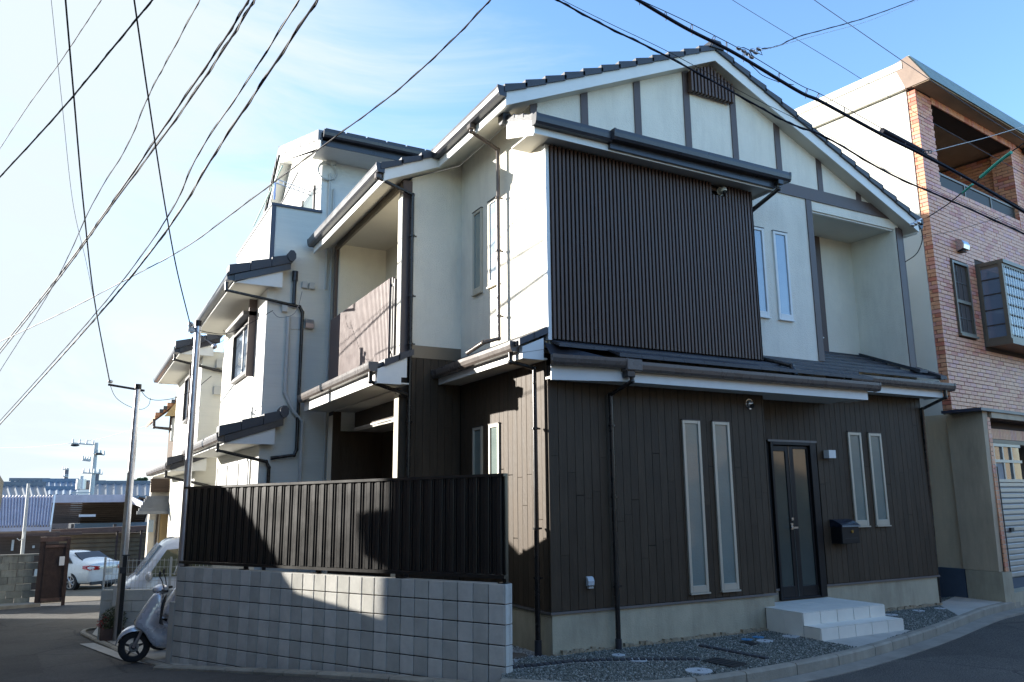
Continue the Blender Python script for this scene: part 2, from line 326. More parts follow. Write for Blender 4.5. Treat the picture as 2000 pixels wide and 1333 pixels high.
def kerbstone(cur,h=.03,zf=None,m='kerb',w=.10):
    b=MB()
    nn=[]
    for i,p in enumerate(cur):
        t=(cur[min(i+1,len(cur)-1)]-cur[max(i-1,0)]).normalized(); nn.append(Vector((t.y,-t.x,0)))
    rings=[]
    for i,p in enumerate(cur):
        if i==0: p=p+(cur[1]-p).normalized()*.006
        if i==len(cur)-1: p=p+(cur[-2]-p).normalized()*.006
        z=zf(p) if zf else h
        a=p; c=p+nn[i]*w
        rings.append([(a.x,a.y,z-.2),(a.x,a.y,z),(c.x-nn[i].x*.02,c.y-nn[i].y*.02,z),(c.x,c.y,z-.02),(c.x,c.y,z-.2)])
    b.loft(rings); b.build('kerb_stone',m,kr)
for p in pts[1:]:
    cur.append(p)
    if len(cur)==7: kerbstone(cur); cur=[p]
# kerb running in front of the block wall, following the falling road
FD=Vector((-.452,.892,0)).normalized(); FN=Vector((-FD.y,FD.x,0)); F0=Vector((-.873,-.53,0))   # FN points to the street side
KL=[Vector((-1.02,-.72,0)),F0+FN*.17,F0+FD*1.4+FN*.16,F0+FD*2.8+FN*.19,F0+FD*4.2+FN*.2,F0+FD*5.5+FN*.25]
KL=[Vector((p.x,p.y,0)) for p in KL]
pts=resample(catmull(KL,6),.09); cur=[pts[0]]
for p in pts[1:]:
    cur.append(p)
    if len(cur)==8 or p is pts[-1]:
        kerbstone(list(reversed(cur)),zf=lambda p:gz(p.y)+.055,w=.13); cur=[p]
# front bed
bed=[( -.86,-.45)]+[(p.x,p.y) for p in KC if p.x<8.7]+[(8.7,.9),(7.45,.9),(7.45,.34),(3.5,.34),(3.5,.0),(0,.0),(-.3,.1)]
b=MB(); b.v=[Vector((x,y,.012)) for x,y in bed]; b.f=[tuple(range(len(bed)))]; struct(b.build('gravel_bed','gravbase'))
def inpoly(x,y,poly):
    c=False; j=len(poly)-1
    for i in range(len(poly)):
        xi,yi=poly[i]; xj,yj=poly[j]
        if (yi>y)!=(yj>y) and x<(xj-xi)*(y-yi)/(yj-yi)+xi: c=not c
        j=i
    return c
def stones(poly,n,r,z,name,m,excl=()):
    xs=[p[0] for p in poly]; ys=[p[1] for p in poly]; C=[]
    while len(C)<n:
        x=random.uniform(min(xs),max(xs)); y=random.uniform(min(ys),max(ys))
        if inpoly(x,y,poly) and not any(inpoly(x,y,e) for e in excl): C.append((x,y))
    C=np.array(C); k=len(C)
    base=np.array([(1,0,0),(0,1,0),(-1,0,0),(0,-1,0),(0,0,1),(0,0,-1)],float)
    F=np.array([(0,1,4),(1,2,4),(2,3,4),(3,0,4),(1,0,5),(2,1,5),(3,2,5),(0,3,5)])
    a=rng.uniform(0,6.28,k); s=rng.uniform(.6,1.25,(k,3))*r; s[:,2]*=.7
    V=base[None]*s[:,None,:]+rng.uniform(-.25,.25,(k,6,3))*r
    ca,sa=np.cos(a)[:,None],np.sin(a)[:,None]
    X=V[:,:,0]*ca-V[:,:,1]*sa+C[:,0:1]; Y=V[:,:,0]*sa+V[:,:,1]*ca+C[:,1:2]; Z=V[:,:,2]+z+rng.uniform(-.004,.006,k)[:,None]
    vv=np.stack([X,Y,Z],-1).reshape(-1,3); ff=(F[None]+6*np.arange(k)[:,None,None]).reshape(-1,3)
    me=bpy.data.meshes.new(name); me.vertices.add(len(vv)); me.vertices.foreach_set('co',vv.ravel())
    me.loops.add(ff.size); me.loops.foreach_set('vertex_index',ff.ravel().astype(np.int32)); me.polygons.add(len(ff))
    me.polygons.foreach_set('loop_start',np.arange(0,ff.size,3,dtype=np.int32)); me.polygons.foreach_set('loop_total',np.full(len(ff),3,np.int32))
    me.update(); me.materials.append(M[m]); o=bpy.data.objects.new(name,me); COL.objects.link(o); o['kind']='stuff'; return o
stepp=[(3.28,.34),(3.28,-.62),(3.28,-.9),(4.85,-.9),(4.85,.34)]; padp=[(3.28,-.85),(4.88,-.85),(4.88,-.95),(3.35,-1.4),(3.28,-1.39)]
cpad=[(6.55,-.50),(7.46,.42),(8.7,.9),(8.7,.06),(7.6,-.16)]
tag(stones(bed,46000,.0150,.017,'gravel','gravel',(stepp,padp,cpad)),'fine green grey gravel spread before the dark house','gravel')
o=MB(); o.v=[Vector((x,y,.018)) for x,y in padp]; o.f=[tuple(range(len(padp)))]; struct(o.build('doorstep_apron','pad'))
o=MB(); o.prism([(x,y,-.05) for x,y in cpad],(0,0,.082)); struct(o.build('side_passage_slab','pad'))
# passage and yards at house level
b=MB(); b.prism([(p[0],p[1],-.9) for p in [(0,0),(F0.x+.1,F0.y),(F0.x+FD.x*5.5+.1,F0.y+FD.y*5.5),(-3.2,6.0),(12,6.0),(12,.9),(7.45,.9),(7.45,.4),(0,.4)]],(0,0,.895)); struct(b.build('yard_ground','gravbase'))
wg=[(-.02,.02),(-.78,-.42),(-1.0,.2),(-.9,1.6),(-.03,1.9)]
tag(stones(wg,5200,.014,.006,'white_gravel','wgravel'),'pale crushed stones between block wall and house side','gravel')
# kerb-side asphalt patch / paint
def GG(px,py,dz=0):
    z=-.6
    for _ in range(12): g=G(px,py,z); z=gz(g.y)+dz
    return Vector((g.x,g.y,z))
b=MB(); b.v=[GG(*q,.012) for q in [(155,1258),(184,1256),(292,1297),(240,1290)]]; b.f=[(0,1,2,3)]; struct(b.build('concrete_strip','pad'))
# ---------------- main house ----------------
H=thing('corner_house','two storey corner house with dark siding below and white stucco with brown lattice above','house',(0,0,0))
XE,YR,YB=7.43,.337,2.45     # right end, recessed plane, rear block front
b=MB(); b.box(.015,3.46,.015,6,-.15,.455); b.box(3.46,XE-.02,YR+.015,6,-.15,.455); b.build('foundation','conc',H)
b=MB(); b.box(-.012,3.51,-.012,.0,.455,.482); b.box(-.012,0,0,YB,.455,.482); b.box(3.51,3.90,YR-.012,YR,.455,.482); b.box(4.81,XE+.03,YR-.012,YR,.455,.482); b.build('base_flashing','flash',H)
b=MB(); b.box(.016,3.46,.016,.3,.482,3.3); b.box(.016,3.46,.3,6,.482,3.5); b.box(3.46,3.92,YR+.016,6,.456,3.6); b.box(4.82,XE-.02,YR+.016,6,.456,3.6); b.box(3.92,4.82,YR+.016,6,2.50,3.6); b.box(3.92,4.82,YR+.10,6,.2,2.50); b.build('lower_wall','black',H)
def boards(along,fix,a0,a1,z0,z1,nrm,excl=(),w=.1155,seed=1):
    r=random.Random(seed); n=round((a1-a0)/w); w=(a1-a0)/n
    for i in range(n):
        c=a0+(i+.5)*w; cuts=[z0]; z=z0+r.uniform(.5,1.8)
        while z<z1-.4: cuts.append(z); z+=1.82
        cuts.append(z1)
        for lo,hi in zip(cuts,cuts[1:]):
            hs=hi-lo-.004; t=.014+r.choice((0,.001,.002))
            if any(e0<c<e1 and lo>=f0 and hi<=f1 for e0,e1,f0,f1 in excl): continue
            lo2,hi2=lo,hi
            for e0,e1,f0,f1 in excl:
                if e0<c<e1 and f0<=z0: lo2=max(lo2,f1)
            if hi2-lo2<.03: continue
            hs=round(hi2-lo2-.004,2); zc=(lo2+hi2)/2
            if along=='x': X=T(c,fix+t/2*nrm*-1+(.0),zc) if 0 else T(c,fix-t/2+.014,zc); sz=(w-.004,t,hs)
            else: X=T(fix-t/2+.014,c,zc); sz=(t,w-.004,hs)
            piece('siding_board','siding',H,X,sz,.002)
boards('x',0,.02,3.46,.484,3.14,-1,seed=2)
boards('x',YR,3.50,XE-.02,.484,3.40,-1,excl=((3.88,4.84,.3,2.54),),seed=3)
boards('y',0,.04,YB-.01,.484,3.36,-1,w=.12,seed=4)
boards('x',YB,-.925,-.02,.3,3.72,-1,seed=5)
for q in ((-.004,.022,-.004,.022,.484,3.14),(3.462,3.488,-.004,.022,.484,3.14),(XE-.022,XE+.004,YR-.004,YR+.022,.484,3.4),(3.462,3.488,.022,YR,.484,3.14),(-.949,-.925,YB-.004,YB+.022,.3,3.28)):
    b=MB(); b.box(*q); b.build('corner_bead','siding',H)
b=MB(); b.box(3.86,4.86,YR-.025,YR+.01,2.515,2.545); b.build('door_head_flashing','flash',H)
b=MB()
def ragged(x0,x1,y,n):
    for i in range(n):
        a=x0+(x1-x0)*i/n; c=x0+(x1-x0)*(i+1)/n; h=random.uniform(.035,.075); b.box(a,c,y-random.uniform(.015,.04),y+.02,-.05,h)
ragged(.0,3.46,.0,60); ragged(4.84,7.40,YR,45); o=b.build('rough_footing','oldfoot',H); o['kind']='stuff'
# lower front roof
def rz(y): return 3.385+.45*(y+.45)
def skewx(y):  return max(-.03,(-.18-y)/.27*.8-.03) if y<-.18 else -.03   # left end of the eave runs back with the boundary
b=MB(); YF=-.36
b.prism([(.80,YF,3.12),(-.03,-.12,3.12),(-.03,-.0,3.12),(3.47,0,3.12),(3.47,YR,3.12),(5.18,YR,3.12),(5.18,YF,3.12)],(0,0,.03))
b.prism([(5.18,-.0+.03,3.32),(5.18,YR,3.32),(XE+.1,YR,3.32),(XE+.1,.03,3.32)],(0,0,.03)); b.build('soffit','soffit',H)
b=MB(); b.prism([(-.035,-.125,3.10),(.80,YF,3.10),(.80,YF-.02,3.10),(-.035,-.145,3.10)],(0,0,.19))
b.box(.802,5.2,YF-.02,YF,3.10,3.31); b.box(5.18,5.2,YF,.03,3.10,3.36); b.box(5.202,XE+.14,.01,.03,3.30,3.50); b.box(XE+.12,XE+.14,.03,YR,3.30,3.58); b.build('fascia','white',H)
b=MB(); b.prism([(-.035,-.165,3.42-.06),(.80,YF-.03,3.33),(.80,.33,3.55),(-.035,.0,3.55)],(0,0,.02)); b.build('roof_underlay','gut_dark',H)
yy=-.44; k=0
while yy<1.25:
    y0,y1=yy,yy+.27; x0=skewx(y0)
    x1=5.28 if y0<-.2 else 7.66
    if y0>.3: x0=5.0
    r0=MB(); z0=rz(y0); z1=rz(y1)
    # broken into tiles 0.33 wide
    x=x0+(.165 if k%2 else 0); 
    xs=[x0]+[x+.33*i for i in range(40) if x0+.05<x+.33*i<x1-.05]+[x1]
    for xa,xb in zip(xs,xs[1:]):
        m_=MB(); m_.hexa([(xa+.002,y0,z0+.0),(xb-.002,y0,z0),(xb-.002,y1,z1-.005),(xa+.002,y1,z1-.005),(xa+.002,y0,z0+.045),(xb-.002,y0,z0+.045),(xb-.002,y1,z1+.012),(xa+.002,y1,z1+.012)])
        m_.build('roof_tile','tile',H)
    yy+=.235; k+=1
b=MB(); b.prism([(7.50,-.04,3.60),(7.66,-.04,3.60),(7.66,.9,4.03),(7.50,.9,4.03)],(0,0,.06)); b.prism([(7.24,YR-.2,3.72),(7.44,YR-.2,3.72),(7.3,1.25,4.17),(7.2,1.25,4.17)],(0,0,.05)); b.build('ridge_flashing','tile',H)
def gutter(a,c,w,h,m,parent,name='gutter',out=(0,-1,0),ends=True):
    a,c=Vector(a),Vector(c); o=Vector(out); t=(c-a).normalized(); L_=(c-a).length
    prof=[(0,0),(0,-h),(w*.75,-h),(w*.93,-h*.75),(w,-h*.35),(w,0),(w*.93,0),(w*.93,-h*.3),(w*.85,-h*.7),(w*.7,-h*.9),(w*.07,-h*.9),(w*.07,0)]
    b=MB(); b.prism([a+o*u_+Vector((0,0,v_)) for u_,v_ in prof],t*L_)
    full=[(-.004,.006),(-.004,-h-.004),(w*.77,-h-.004),(w*.95,-h*.75),(w+.004,-h*.33),(w+.004,.006)]
    if ends:
        for q,dd in ((a-t*.004,t*.03),(c-t*.026,t*.03)): b.prism([q+o*u_+Vector((0,0,v_)) for u_,v_ in full],dd)
    ob=b.build(name,m,parent); return ob
gutter((.80,YF-.022,3.335),(5.36,YF-.022,3.345),.115,.115,'gut_brown',H)
dd=(Vector((.80,YF-.022,3.335))-Vector((-.04,-.15,3.36))); dn=Vector((dd.y,-dd.x,0)).normalized()
gutter((-.04,-.15,3.385),(.84,YF-.04,3.36),.115,.115,'gut_brown',H,out=dn)
b=MB(); b.box(.79,1.02,YF-.16,YF-.02,3.22,3.36); b.build('gutter_joint','gut_brown',H,.01)
gutter((5.24,.005,3.53),(7.76,.005,3.53),.115,.115,'gut_brown',H)
def pipe(pts,r,m,parent,clips=(),name='downpipe'):
    b=MB(); b.tube(pts,r,10)
    for i,p in enumerate(pts[1:-1]): b.sphere(p,r*1.12,8,6)
    o=b.build(name,m,parent)
    for c in clips:
        cb=MB(); cb.cyl(Vector(c)-Vector((0,0,.012)),(0,0,1),r*1.35,.024,10); cb.box(c[0],c[0]+.07,c[1]-.008,c[1]+.008,c[2]-.01,c[2]+.01) if parent else None; cb.build('pipe_clip',m,parent)
    return o
b=MB(); b.box(.80,.93,YF-.13,YF-.03,3.14,3.24); b.build('gutter_outlet','pipe',H,.012)
pipe([(.90,YF-.09,3.2),(.90,YF-.09,3.10),(.86,-.06,2.98),(.86,-.06,.06)],.03,'pipe',H,[(.86,-.06,z) for z in (2.6,1.75,.72)])
b=MB(); b.cyl((.86,-.06,-.02),(0,0,1),.038,.16,12); b.build('ground_pipe_socket','gut_dark',H); b=MB(); b.cyl((-.10,.14,-.1),(0,0,1),.042,.28,12); b.build('ground_pipe_socket','gut_dark',H)
pipe([(7.55,-.05,3.42),(7.55,-.05,3.3),(7.43,.30,3.14),(7.47,.40,.0)],.03,'pipe',H)
# left lower roof
b=MB(); b.prism([(-.33,.0,3.36),(-.33,YB,3.36),(0,YB,3.36),(0,.0,3.36)],(0,0,.02)); b.build('soffit','soffit',H)
b=MB(); b.box(-.352,-.33,.0,YB,3.35,3.50); b.prism([(-.352,-.022,3.35),(-.352,-.022,3.49),(-.06,-.022,3.62),(-.06,-.022,3.35)],(0,.02,0)); b.build('fascia','white',H)
b=MB(); b.prism([(-.352,-.026,3.415),(-.06,-.026,3.475),(-.06,-.026,3.479),(-.352,-.026,3.419)],(0,.003,0)); b.build('fascia_joint','flash',H)
b=MB(); b.prism([(-.42,.0,3.50),(-.42,YB,3.50),(0,YB,3.72),(0,.0,3.72)],(0,0,.05)); b.build('lean_to_roof','tile',H)
for i in range(2):
    x=-.40+i*.19; b=MB(); b.prism([(x,-.05,3.50+i*.085),(x,-.05,3.58+i*.085),(x+.2,-.05,3.67+i*.085),(x+.2,-.05,3.59+i*.085)],(0,.3,0)); b.build('verge_tile','tile',H)
gutter((-.352,.06,3.555),(-.352,YB-.02,3.555),.12,.115,'gut_brown',H,out=(-1,0,0))
pipe([(-.41,.16,3.46),(-.41,.16,3.33),(-.10,.14,3.27),(-.10,.14,.06)],.032,'pipe',H,[(-.10,.14,z) for z in (2.55,1.4,.85)])
# upper left wall
def Bz(x): return 8.375-.447*abs(x-3.12)
GY=.12
b=MB(); b.box(0,.12,.05,YR,3.55,6.32); b.box(0,.12,YR,6,3.6,6.80); b.build('upper_side_wall','stucco',H)
b=MB(); b.box(.12,3.50,.052,YR,3.56,6.12); b.build('bay_wall','black',H)
b=MB(); b.box(.03,3.50,-.0,.05,3.545,3.60); b.build('bay_sill','alu',H)
# gable wall
def gpoly(xs,zlo):
    top=[(x,YR,Bz(x)-.17) for x in xs]; return [(xs[0],YR,zlo),(xs[-1],YR,zlo)]+top[::-1]
b=MB(); b.prism(gpoly([.12,3.12,5.20],3.5),(0,.13,0)); b.prism(gpoly([5.20,7.36],6.25),(0,.13,0)); b.build('gable_wall','stucco',H)
b=MB(); b.box(7.26,XE,YR+.001,YR+.95,3.6,6.27); b.box(7.26,XE,YR+.95,6,3.4,6.27); b.build('right_wall','stucco',H)
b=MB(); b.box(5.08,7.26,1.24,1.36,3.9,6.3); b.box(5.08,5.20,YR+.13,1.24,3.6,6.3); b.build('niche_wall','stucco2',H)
b=MB(); b.box(5.20,7.27,YR+.005,1.24,6.255,6.31); b.build('niche_ceiling','soffit',H)
b=MB(); b.box(5.25,7.24,YR+.03,YR+.07,6.225,6.254); b.build('niche_track','white',H,.004)
tp=.018
def post(x0,x1,z0,z1,y=YR,m='brown',nm='trim_post'):
    b=MB(); b.prism([(x0,y-tp,z0),(x1,y-tp,z0),(x1,y-tp,z1 if z1 else Bz(x1)-.175),(x0,y-tp,z1 if z1 else Bz(x0)-.175)],(0,tp+.002,0)); b.build(nm,m,H)
post(0,.10,6.35,None)
for x in (.80,1.715,2.64,3.57,4.49): post(x,x+.115,6.2 if x<4 else 6.62,None)
post(5.41,5.52,6.615,None); post(6.33,6.44,6.615,None)
b=MB(); b.prism([(3.6,YR-tp-.004,6.41),(7.12,YR-tp-.004,6.41),(6.67,YR-tp-.004,6.612),(3.6,YR-tp-.004,6.612)],(0,tp+.002,0)); b.build('trim_beam','brown',H)
post(5.08,5.205,3.78,6.405); post(7.275,7.42,3.75,6.28)
b=MB(); b.box(XE,XE+.018,YR-.016,YR+.12,3.75,6.27); b.build('trim_post','brown',H)
b=MB(); b.box(6.30,6.42,1.22,1.238,4.1,6.25); b.build('trim_post','brown',H)
# vent grille under the apex
for i in range(13):
    x=2.72+i*.067; b=MB(); b.box(x,x+.034,.22,.29,7.66,Bz(x+.02)-.215); b.build('vent_slat','slat',H)
b=MB(); b.box(2.71,3.56,.291,.31,7.67,7.70); b.box(2.71,3.56,.291,.31,7.84,7.87); b.build('vent_rail','slat',H)
# lattice
sl=(3.49-.06)/57
for i in range(58):
    x=.085+i*sl*.99; top=6.105
    if 45<=i<=48: top=5.93
    b=(T(x,-.03,(3.615+top)/2)); piece('lattice_slat','slat',H,b,(.032,.05,top-3.615))
b=MB(); b.box(.0,.05,-.035,.05,3.60,6.10); b.build('lattice_end_frame','white',H)
b=MB(); b.box(.05,3.49,.0,.028,3.64,3.68); b.box(.05,3.49,.0,.028,4.8,4.84); b.box(.05,3.49,.0,.028,6.02,6.06); b.box(3.475,3.50,-.055,.05,3.61,6.07); b.build('lattice_rail','slat',H)
# bay roof
b=MB(); b.prism([(-.28,-.26,6.13),(-.28,YR,6.13),(-.02,YR,6.13),(3.72,YR,6.13),(3.72,-.26,6.13)],(0,0,.02)); b.build('soffit','soffit',H)
b=MB(); b.box(-.30,3.74,-.282,-.262,6.08,6.20); b.prism([(-.302,-.26,6.06),(-.302,.42,6.30),(-.302,.42,6.58),(-.302,-.26,6.26)],(.02,0,0)); b.prism([(3.742,-.26,6.09),(3.742,YR,6.09),(3.742,YR,6.48),(3.742,-.26,6.22)],(-.02,0,0)); b.build('fascia','white',H)
b=MB(); b.prism([(-.31,-.30,6.25),(-.31,.42,6.56),(-.31,.42,6.63),(-.31,-.30,6.31)],(.3,0,0)); b.prism([(-.0,-.32,6.25),(-.0,YR-.02,6.59),(-.0,YR-.02,6.65),(-.0,-.32,6.31)],(3.70,0,0)); b.build('bay_roof','tile',H)
for i in range(3):
    y0=-.28+i*.235; b=MB(); b.prism([(-.318,y0,6.245+i*.10),(-.318,y0+.24,6.345+i*.10),(-.318,y0+.24,6.385+i*.10),(-.318,y0,6.34+i*.10)],(.18,0,0)); b.build('verge_tile','tile',H)
b=MB(); b.prism([(-.36,.47+.075*math.cos(a),6.60+.10*math.sin(a)) for a in [R(22.5+45*i) for i in range(8)]],(.12,0,0)); b.build('ridge_end_tile','tile',H)
gutter((-.33,-.284,6.295),(.80,-.284,6.30),.11,.13,'gut_dark',H)
gutter((.78,-.33,6.315),(3.90,-.33,6.33),.12,.13,'gut_dark',H)
b=MB(); b.box(.79,3.7,-.33,-.284,6.10,6.30); b.build('gutter_backing','gut_dark',H)
pipe([(3.72,-.36,6.2),(3.72,-.36,6.08),(3.60,.10,5.86),(3.52,.24,5.8),(3.52,.24,3.75),(3.56,.12,3.68),(3.70,-.36,3.50),(3.70,-.42,3.36)],.034,'pipe',H)
b=MB(); b.box(3.67,3.77,-.42,-.31,6.13,6.21); b.build('gutter_outlet','pipe',H,.01)
# main roof
XLE,XRE,BY=-.45,7.62,2.25
b=MB()
for x0,x1,y0 in ((XLE,3.12,GY+.03),(3.12,XRE,GY+.03)):
    b.prism([(x0,y0,Bz(x0)-.02),(x1,y0,Bz(x1)-.02),(x1,y0,Bz(x1)+.07),(x0,y0,Bz(x0)+.07)],(0,6.05,0))
b.prism([(-1.28,BY+.03,Bz(-1.28)-.02),(XLE,BY+.03,Bz(XLE)-.02),(XLE,BY+.03,Bz(XLE)+.07),(-1.28,BY+.03,Bz(-1.28)+.07)],(0,3.9,0)); b.build('roof','tile',H)
b=MB()
for x0,x1,y0,y1 in ((XLE,3.12,GY+.02,YR),(3.12,XRE-.03,GY+.02,YR),(XLE,0,YR,BY+.02),(-1.28,0,BY+.02,2.5),(-1.28,-.93,2.5,6.1),(XE,XRE-.03,YR,6.1)):
    b.prism([(x0,y0,Bz(x0)-.17),(x1,y0,Bz(x1)-.17),(x1,y0,Bz(x1)-.155),(x0,y0,Bz(x0)-.155)],(0,y1-y0-.002,0))
b.build('soffit','soffit',H)
b=MB()
for x0,x1,y0 in ((XLE-.02,3.12,GY),(3.12,XRE-.01,GY),(-1.31,XLE,BY)):
    b.prism([(x0,y0,Bz(x0)-.18),(x1,y0,Bz(x1)-.18),(x1,y0,Bz(x1)),(x0,y0,Bz(x0))],(0,.022,0))
b.box(XLE-.022,XLE,GY+.022,BY,Bz(XLE)-.20,Bz(XLE)-.01); b.box(-1.312,-1.29,BY+.022,6.1,Bz(-1.28)-.20,Bz(-1.28)-.01); b.box(XRE-.03,XRE-.01,GY+.022,6.1,Bz(XRE)-.2,Bz(XRE)-.01); b.build('barge_board','white',H)
def vtiles(x0,x1,y0,n,y1=.16):
    for i in range(n):
        a=x0+(x1-x0)*i/n; c=x0+(x1-x0)*(i+1)/n; up=1 if x1>x0 else -1
        if (Bz(c)>Bz(a)): lo,hi=a,c
        else: lo,hi=c,a
        ov=.03*(1 if hi>lo else -1)
        b=MB(); b.prism([(lo,y0,Bz(lo)-.0),(hi+ov,y0,Bz(hi)+.0),(hi+ov,y0,Bz(hi)+.07),(lo,y0,Bz(lo)+.105)],(0,y1,0)); b.build('verge_tile','tile',H)
vtiles(-.50,3.08,GY-.035,12); vtiles(3.16,7.70,GY-.035,14); vtiles(-1.37,XLE,BY-.035,3)
b=MB(); b.prism([(2.98,GY-.06,Bz(2.98)+.06),(3.26,GY-.06,Bz(3.26)+.06),(3.20,GY-.06,8.50),(3.04,GY-.06,8.50)],(0,6.1,0)); b.build('ridge_tile','tile',H)
gutter((XLE-.024,GY-.02,Bz(XLE)+.05),(XLE-.024,BY-.02,Bz(XLE)+.05),.12,.13,'gut_dark',H,out=(-1,0,0))
gutter((-1.314,BY-.02,Bz(-1.28)+.05),(-1.314,6.1,Bz(-1.28)+.05),.12,.13,'gut_dark',H,out=(-1,0,0))
gutter((XRE-.008,GY-.0,Bz(XRE)+.03),(XRE-.008,6.1,Bz(XRE)+.03),.12,.13,'gut_dark',H,out=(1,0,0))
b=MB(); b.box(-.57,-.49,.95,1.06,Bz(XLE)-.15,Bz(XLE)-.07); b.build('gutter_outlet','pipe_b',H,.01)
pipe([(-.53,1.0,6.72),(-.53,1.0,6.60),(-.10,1.05,6.45),(-.10,1.05,3.80),(-.30,1.10,3.74),(-.34,1.5,3.66)],.03,'pipe_b',H,[(-.10,1.05,z) for z in (5.75,5.0,4.1)])
b=MB(); b.box(-1.42,-1.33,BY+.02,BY+.12,Bz(-1.28)-.16,Bz(-1.28)-.07); b.build('gutter_outlet','pipe_b',H,.01)
pipe([(-1.38,2.3,6.36),(-1.38,2.3,6.26),(-.82,2.38,6.13),(-.82,2.38,.1)],.032,'pipe',H,[(-.82,2.38,z) for z in (5.5,4.6,3.9,2.8)])
# rear block upper part
b=MB(); b.prism([(-.80,YB,3.90),(0,YB,3.90),(0,YB,Bz(0)-.2),(-.80,YB,Bz(-.8)-.2)],(0,.13,0)); b.build('block_wall','stucco',H)
b=MB(); b.box(-.80,0,YB-.01,YB+.12,3.72,3.90); b.build('bronze_band','bronze',H)
b=MB(); b.box(-.945,-.802,YB-.012,YB+.13,3.6,Bz(-.93)-.2); b.build('corner_post','brown',H)
b=MB(); b.box(-.957,-.946,YB-.01,YB+.15,3.7,Bz(-.93)-.42); b.build('painted_sunlit_face','stucco',H)  # pale sheet paints the sun glare on the brown post's street face
b=MB(); b.box(-.945,-.90,5.86,6.0,3.6,Bz(-.93)-.2); b.build('rear_post','brown',H)
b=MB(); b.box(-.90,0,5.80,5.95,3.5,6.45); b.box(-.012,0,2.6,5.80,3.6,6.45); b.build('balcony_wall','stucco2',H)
b=MB(); b.box(-.90,-.012,2.581,5.80,6.36,6.40); b.build('balcony_ceiling','soffit',H)
b=MB(); b.box(-.945,-.902,2.60,5.86,6.27,6.40); b.build('balcony_beam','bronze',H)
b=MB(); b.box(-.95,-.02,2.59,5.84,3.55,3.68); b.build('balcony_floor','flash',H)
for i in range(50):
    y=2.78+i*(5.84-2.78)/49; piece('railing_slat','rail',H,T(-1.0,y,(3.74+4.93)/2),(.028,.031,1.19))
b=MB(); b.box(-.985,-.95,2.70,2.74,3.68,4.94); b.box(-.985,-.95,2.61,2.65,3.68,4.90); b.box(-.985,-.96,2.65,5.86,4.80,4.84); b.box(-.985,-.96,2.65,5.86,3.80,3.84); b.build('railing_frame','dwin',H)
# rear block lower roof and porch
b=MB(); b.box(-1.37,-.93,2.12,6.0,3.28,3.30); b.build('soffit','soffit',H)
b=MB(); b.box(-1.392,-1.37,2.12,6.0,3.27,3.45); b.prism([(-1.392,2.10,3.27),(-1.05,2.10,3.27),(-1.05,2.10,3.37),(-.97,2.10,3.37),(-.97,2.10,3.66),(-1.392,2.10,3.46)],(0,.02,0)); b.build('fascia','white',H)
b=MB(); b.prism([(-1.46,2.12,3.45),(-.95,2.12,3.69),(-.95,2.12,3.73),(-1.46,2.12,3.50)],(0,3.9,0)); b.build('lean_to_roof','tile',H)
for i in range(2):
    x=-1.30+i*.2; b=MB(); b.prism([(x,2.07,3.50+i*.09),(x+.22,2.07,3.60+i*.09),(x+.22,2.07,3.68+i*.09),(x,2.07,3.60+i*.09)],(0,.25,0)); b.build('verge_tile','tile',H)
gutter((-1.394,2.10,3.55),(-1.394,6.0,3.55),.12,.12,'gut_brown',H,out=(-1,0,0))
pipe([(-1.45,2.2,3.44),(-1.45,2.2,3.30),(-.86,2.36,3.17)],.032,'pipe',H)
b=MB(); b.box(-.945,-.80,2.475,2.62,.0,3.27); b.box(-.945,-.80,5.72,5.98,.0,3.27); b.build('porch_post','siding',H)
b=MB(); b.box(-.952,-.946,2.455,2.625,.0,3.2); b.build('painted_sunlit_face','stucco2',H); b=MB(); b.box(-.952,-.946,5.72,5.98,.0,3.2); b.build('painted_sunlit_face','stucco2',H)  # pale sheets paint sunlight onto the street faces of the dark posts
b=MB(); b.box(-.55,-.45,2.62,5.72,2.98,3.26); b.build('porch_beam','siding',H)
b=MB(); b.box(-.93,-.55,2.62,5.72,3.262,3.278); b.build('porch_soffit','soffit',H)
b=MB(); b.box(-.565,-.551,2.64,5.72,2.965,2.99); b.build('porch_track','white',H)
b=MB(); b.box(-.54,0,2.60,5.98,2.93,2.97); b.build('porch_ceiling','soffit',H)
b=MB(); b.box(-.80,0,5.76,5.98,0,2.93); b.box(-.012,0,2.6,5.76,0,2.93); b.box(-.925,-.0,YB+.016,YB+.14,0,3.72); b.build('porch_wall','siding',H)
# slit windows
def slit(ax,fix,c,z0,z1,w=.30,lit='frost',al='alu',nd=.028):
    """ax 'x': in a wall facing -Y at y=fix; 'y': in a wall facing -X at x=fix"""
    def bx(b,a0,a1,z0,z1,d0,d1):
        if ax=='x': b.box(a0,a1,fix-d1,fix-d0,z0,z1)
        else: b.box(fix-d1,fix-d0,a0,a1,z0,z1)
    t=.042; b=MB(); a0,a1=c-w/2,c+w/2
    bx(b,a0,a0+t,z0,z1,0,nd); bx(b,a1-t,a1,z0,z1,0,nd); bx(b,a0+t,a1-t,z1-t,z1,0,nd); bx(b,a0+t,a1-t,z0,z0+t*2,0,nd)
    f=b.build('window_frame',al,H,.003)
    b=MB(); bx(b,a0+t,a1-t,z0+t*2,z1-t,.0,.010); b.build('pane',lit,f)
    b=MB(); bx(b,a0-.008,a1+.008,z0-.02,z0-.002,0,nd+.02); b.build('sill',al,f)
    b=MB(); bx(b,a0-.006,a1+.006,z1+.001,z1+.010,0,nd+.008); b.build('head_trim','dwin',f)
for c in (2.155,2.665): slit('x',0,c,.57,2.72)
for c in (5.715,6.19): slit('x',YR,c,1.29,2.70)
for c in (3.93,4.43): slit('x',YR,c,4.36,5.75,lit='frostL',al='white')
slit('x',1.24,6.12,4.42,5.82,w=.32,lit='frostL',al='white')
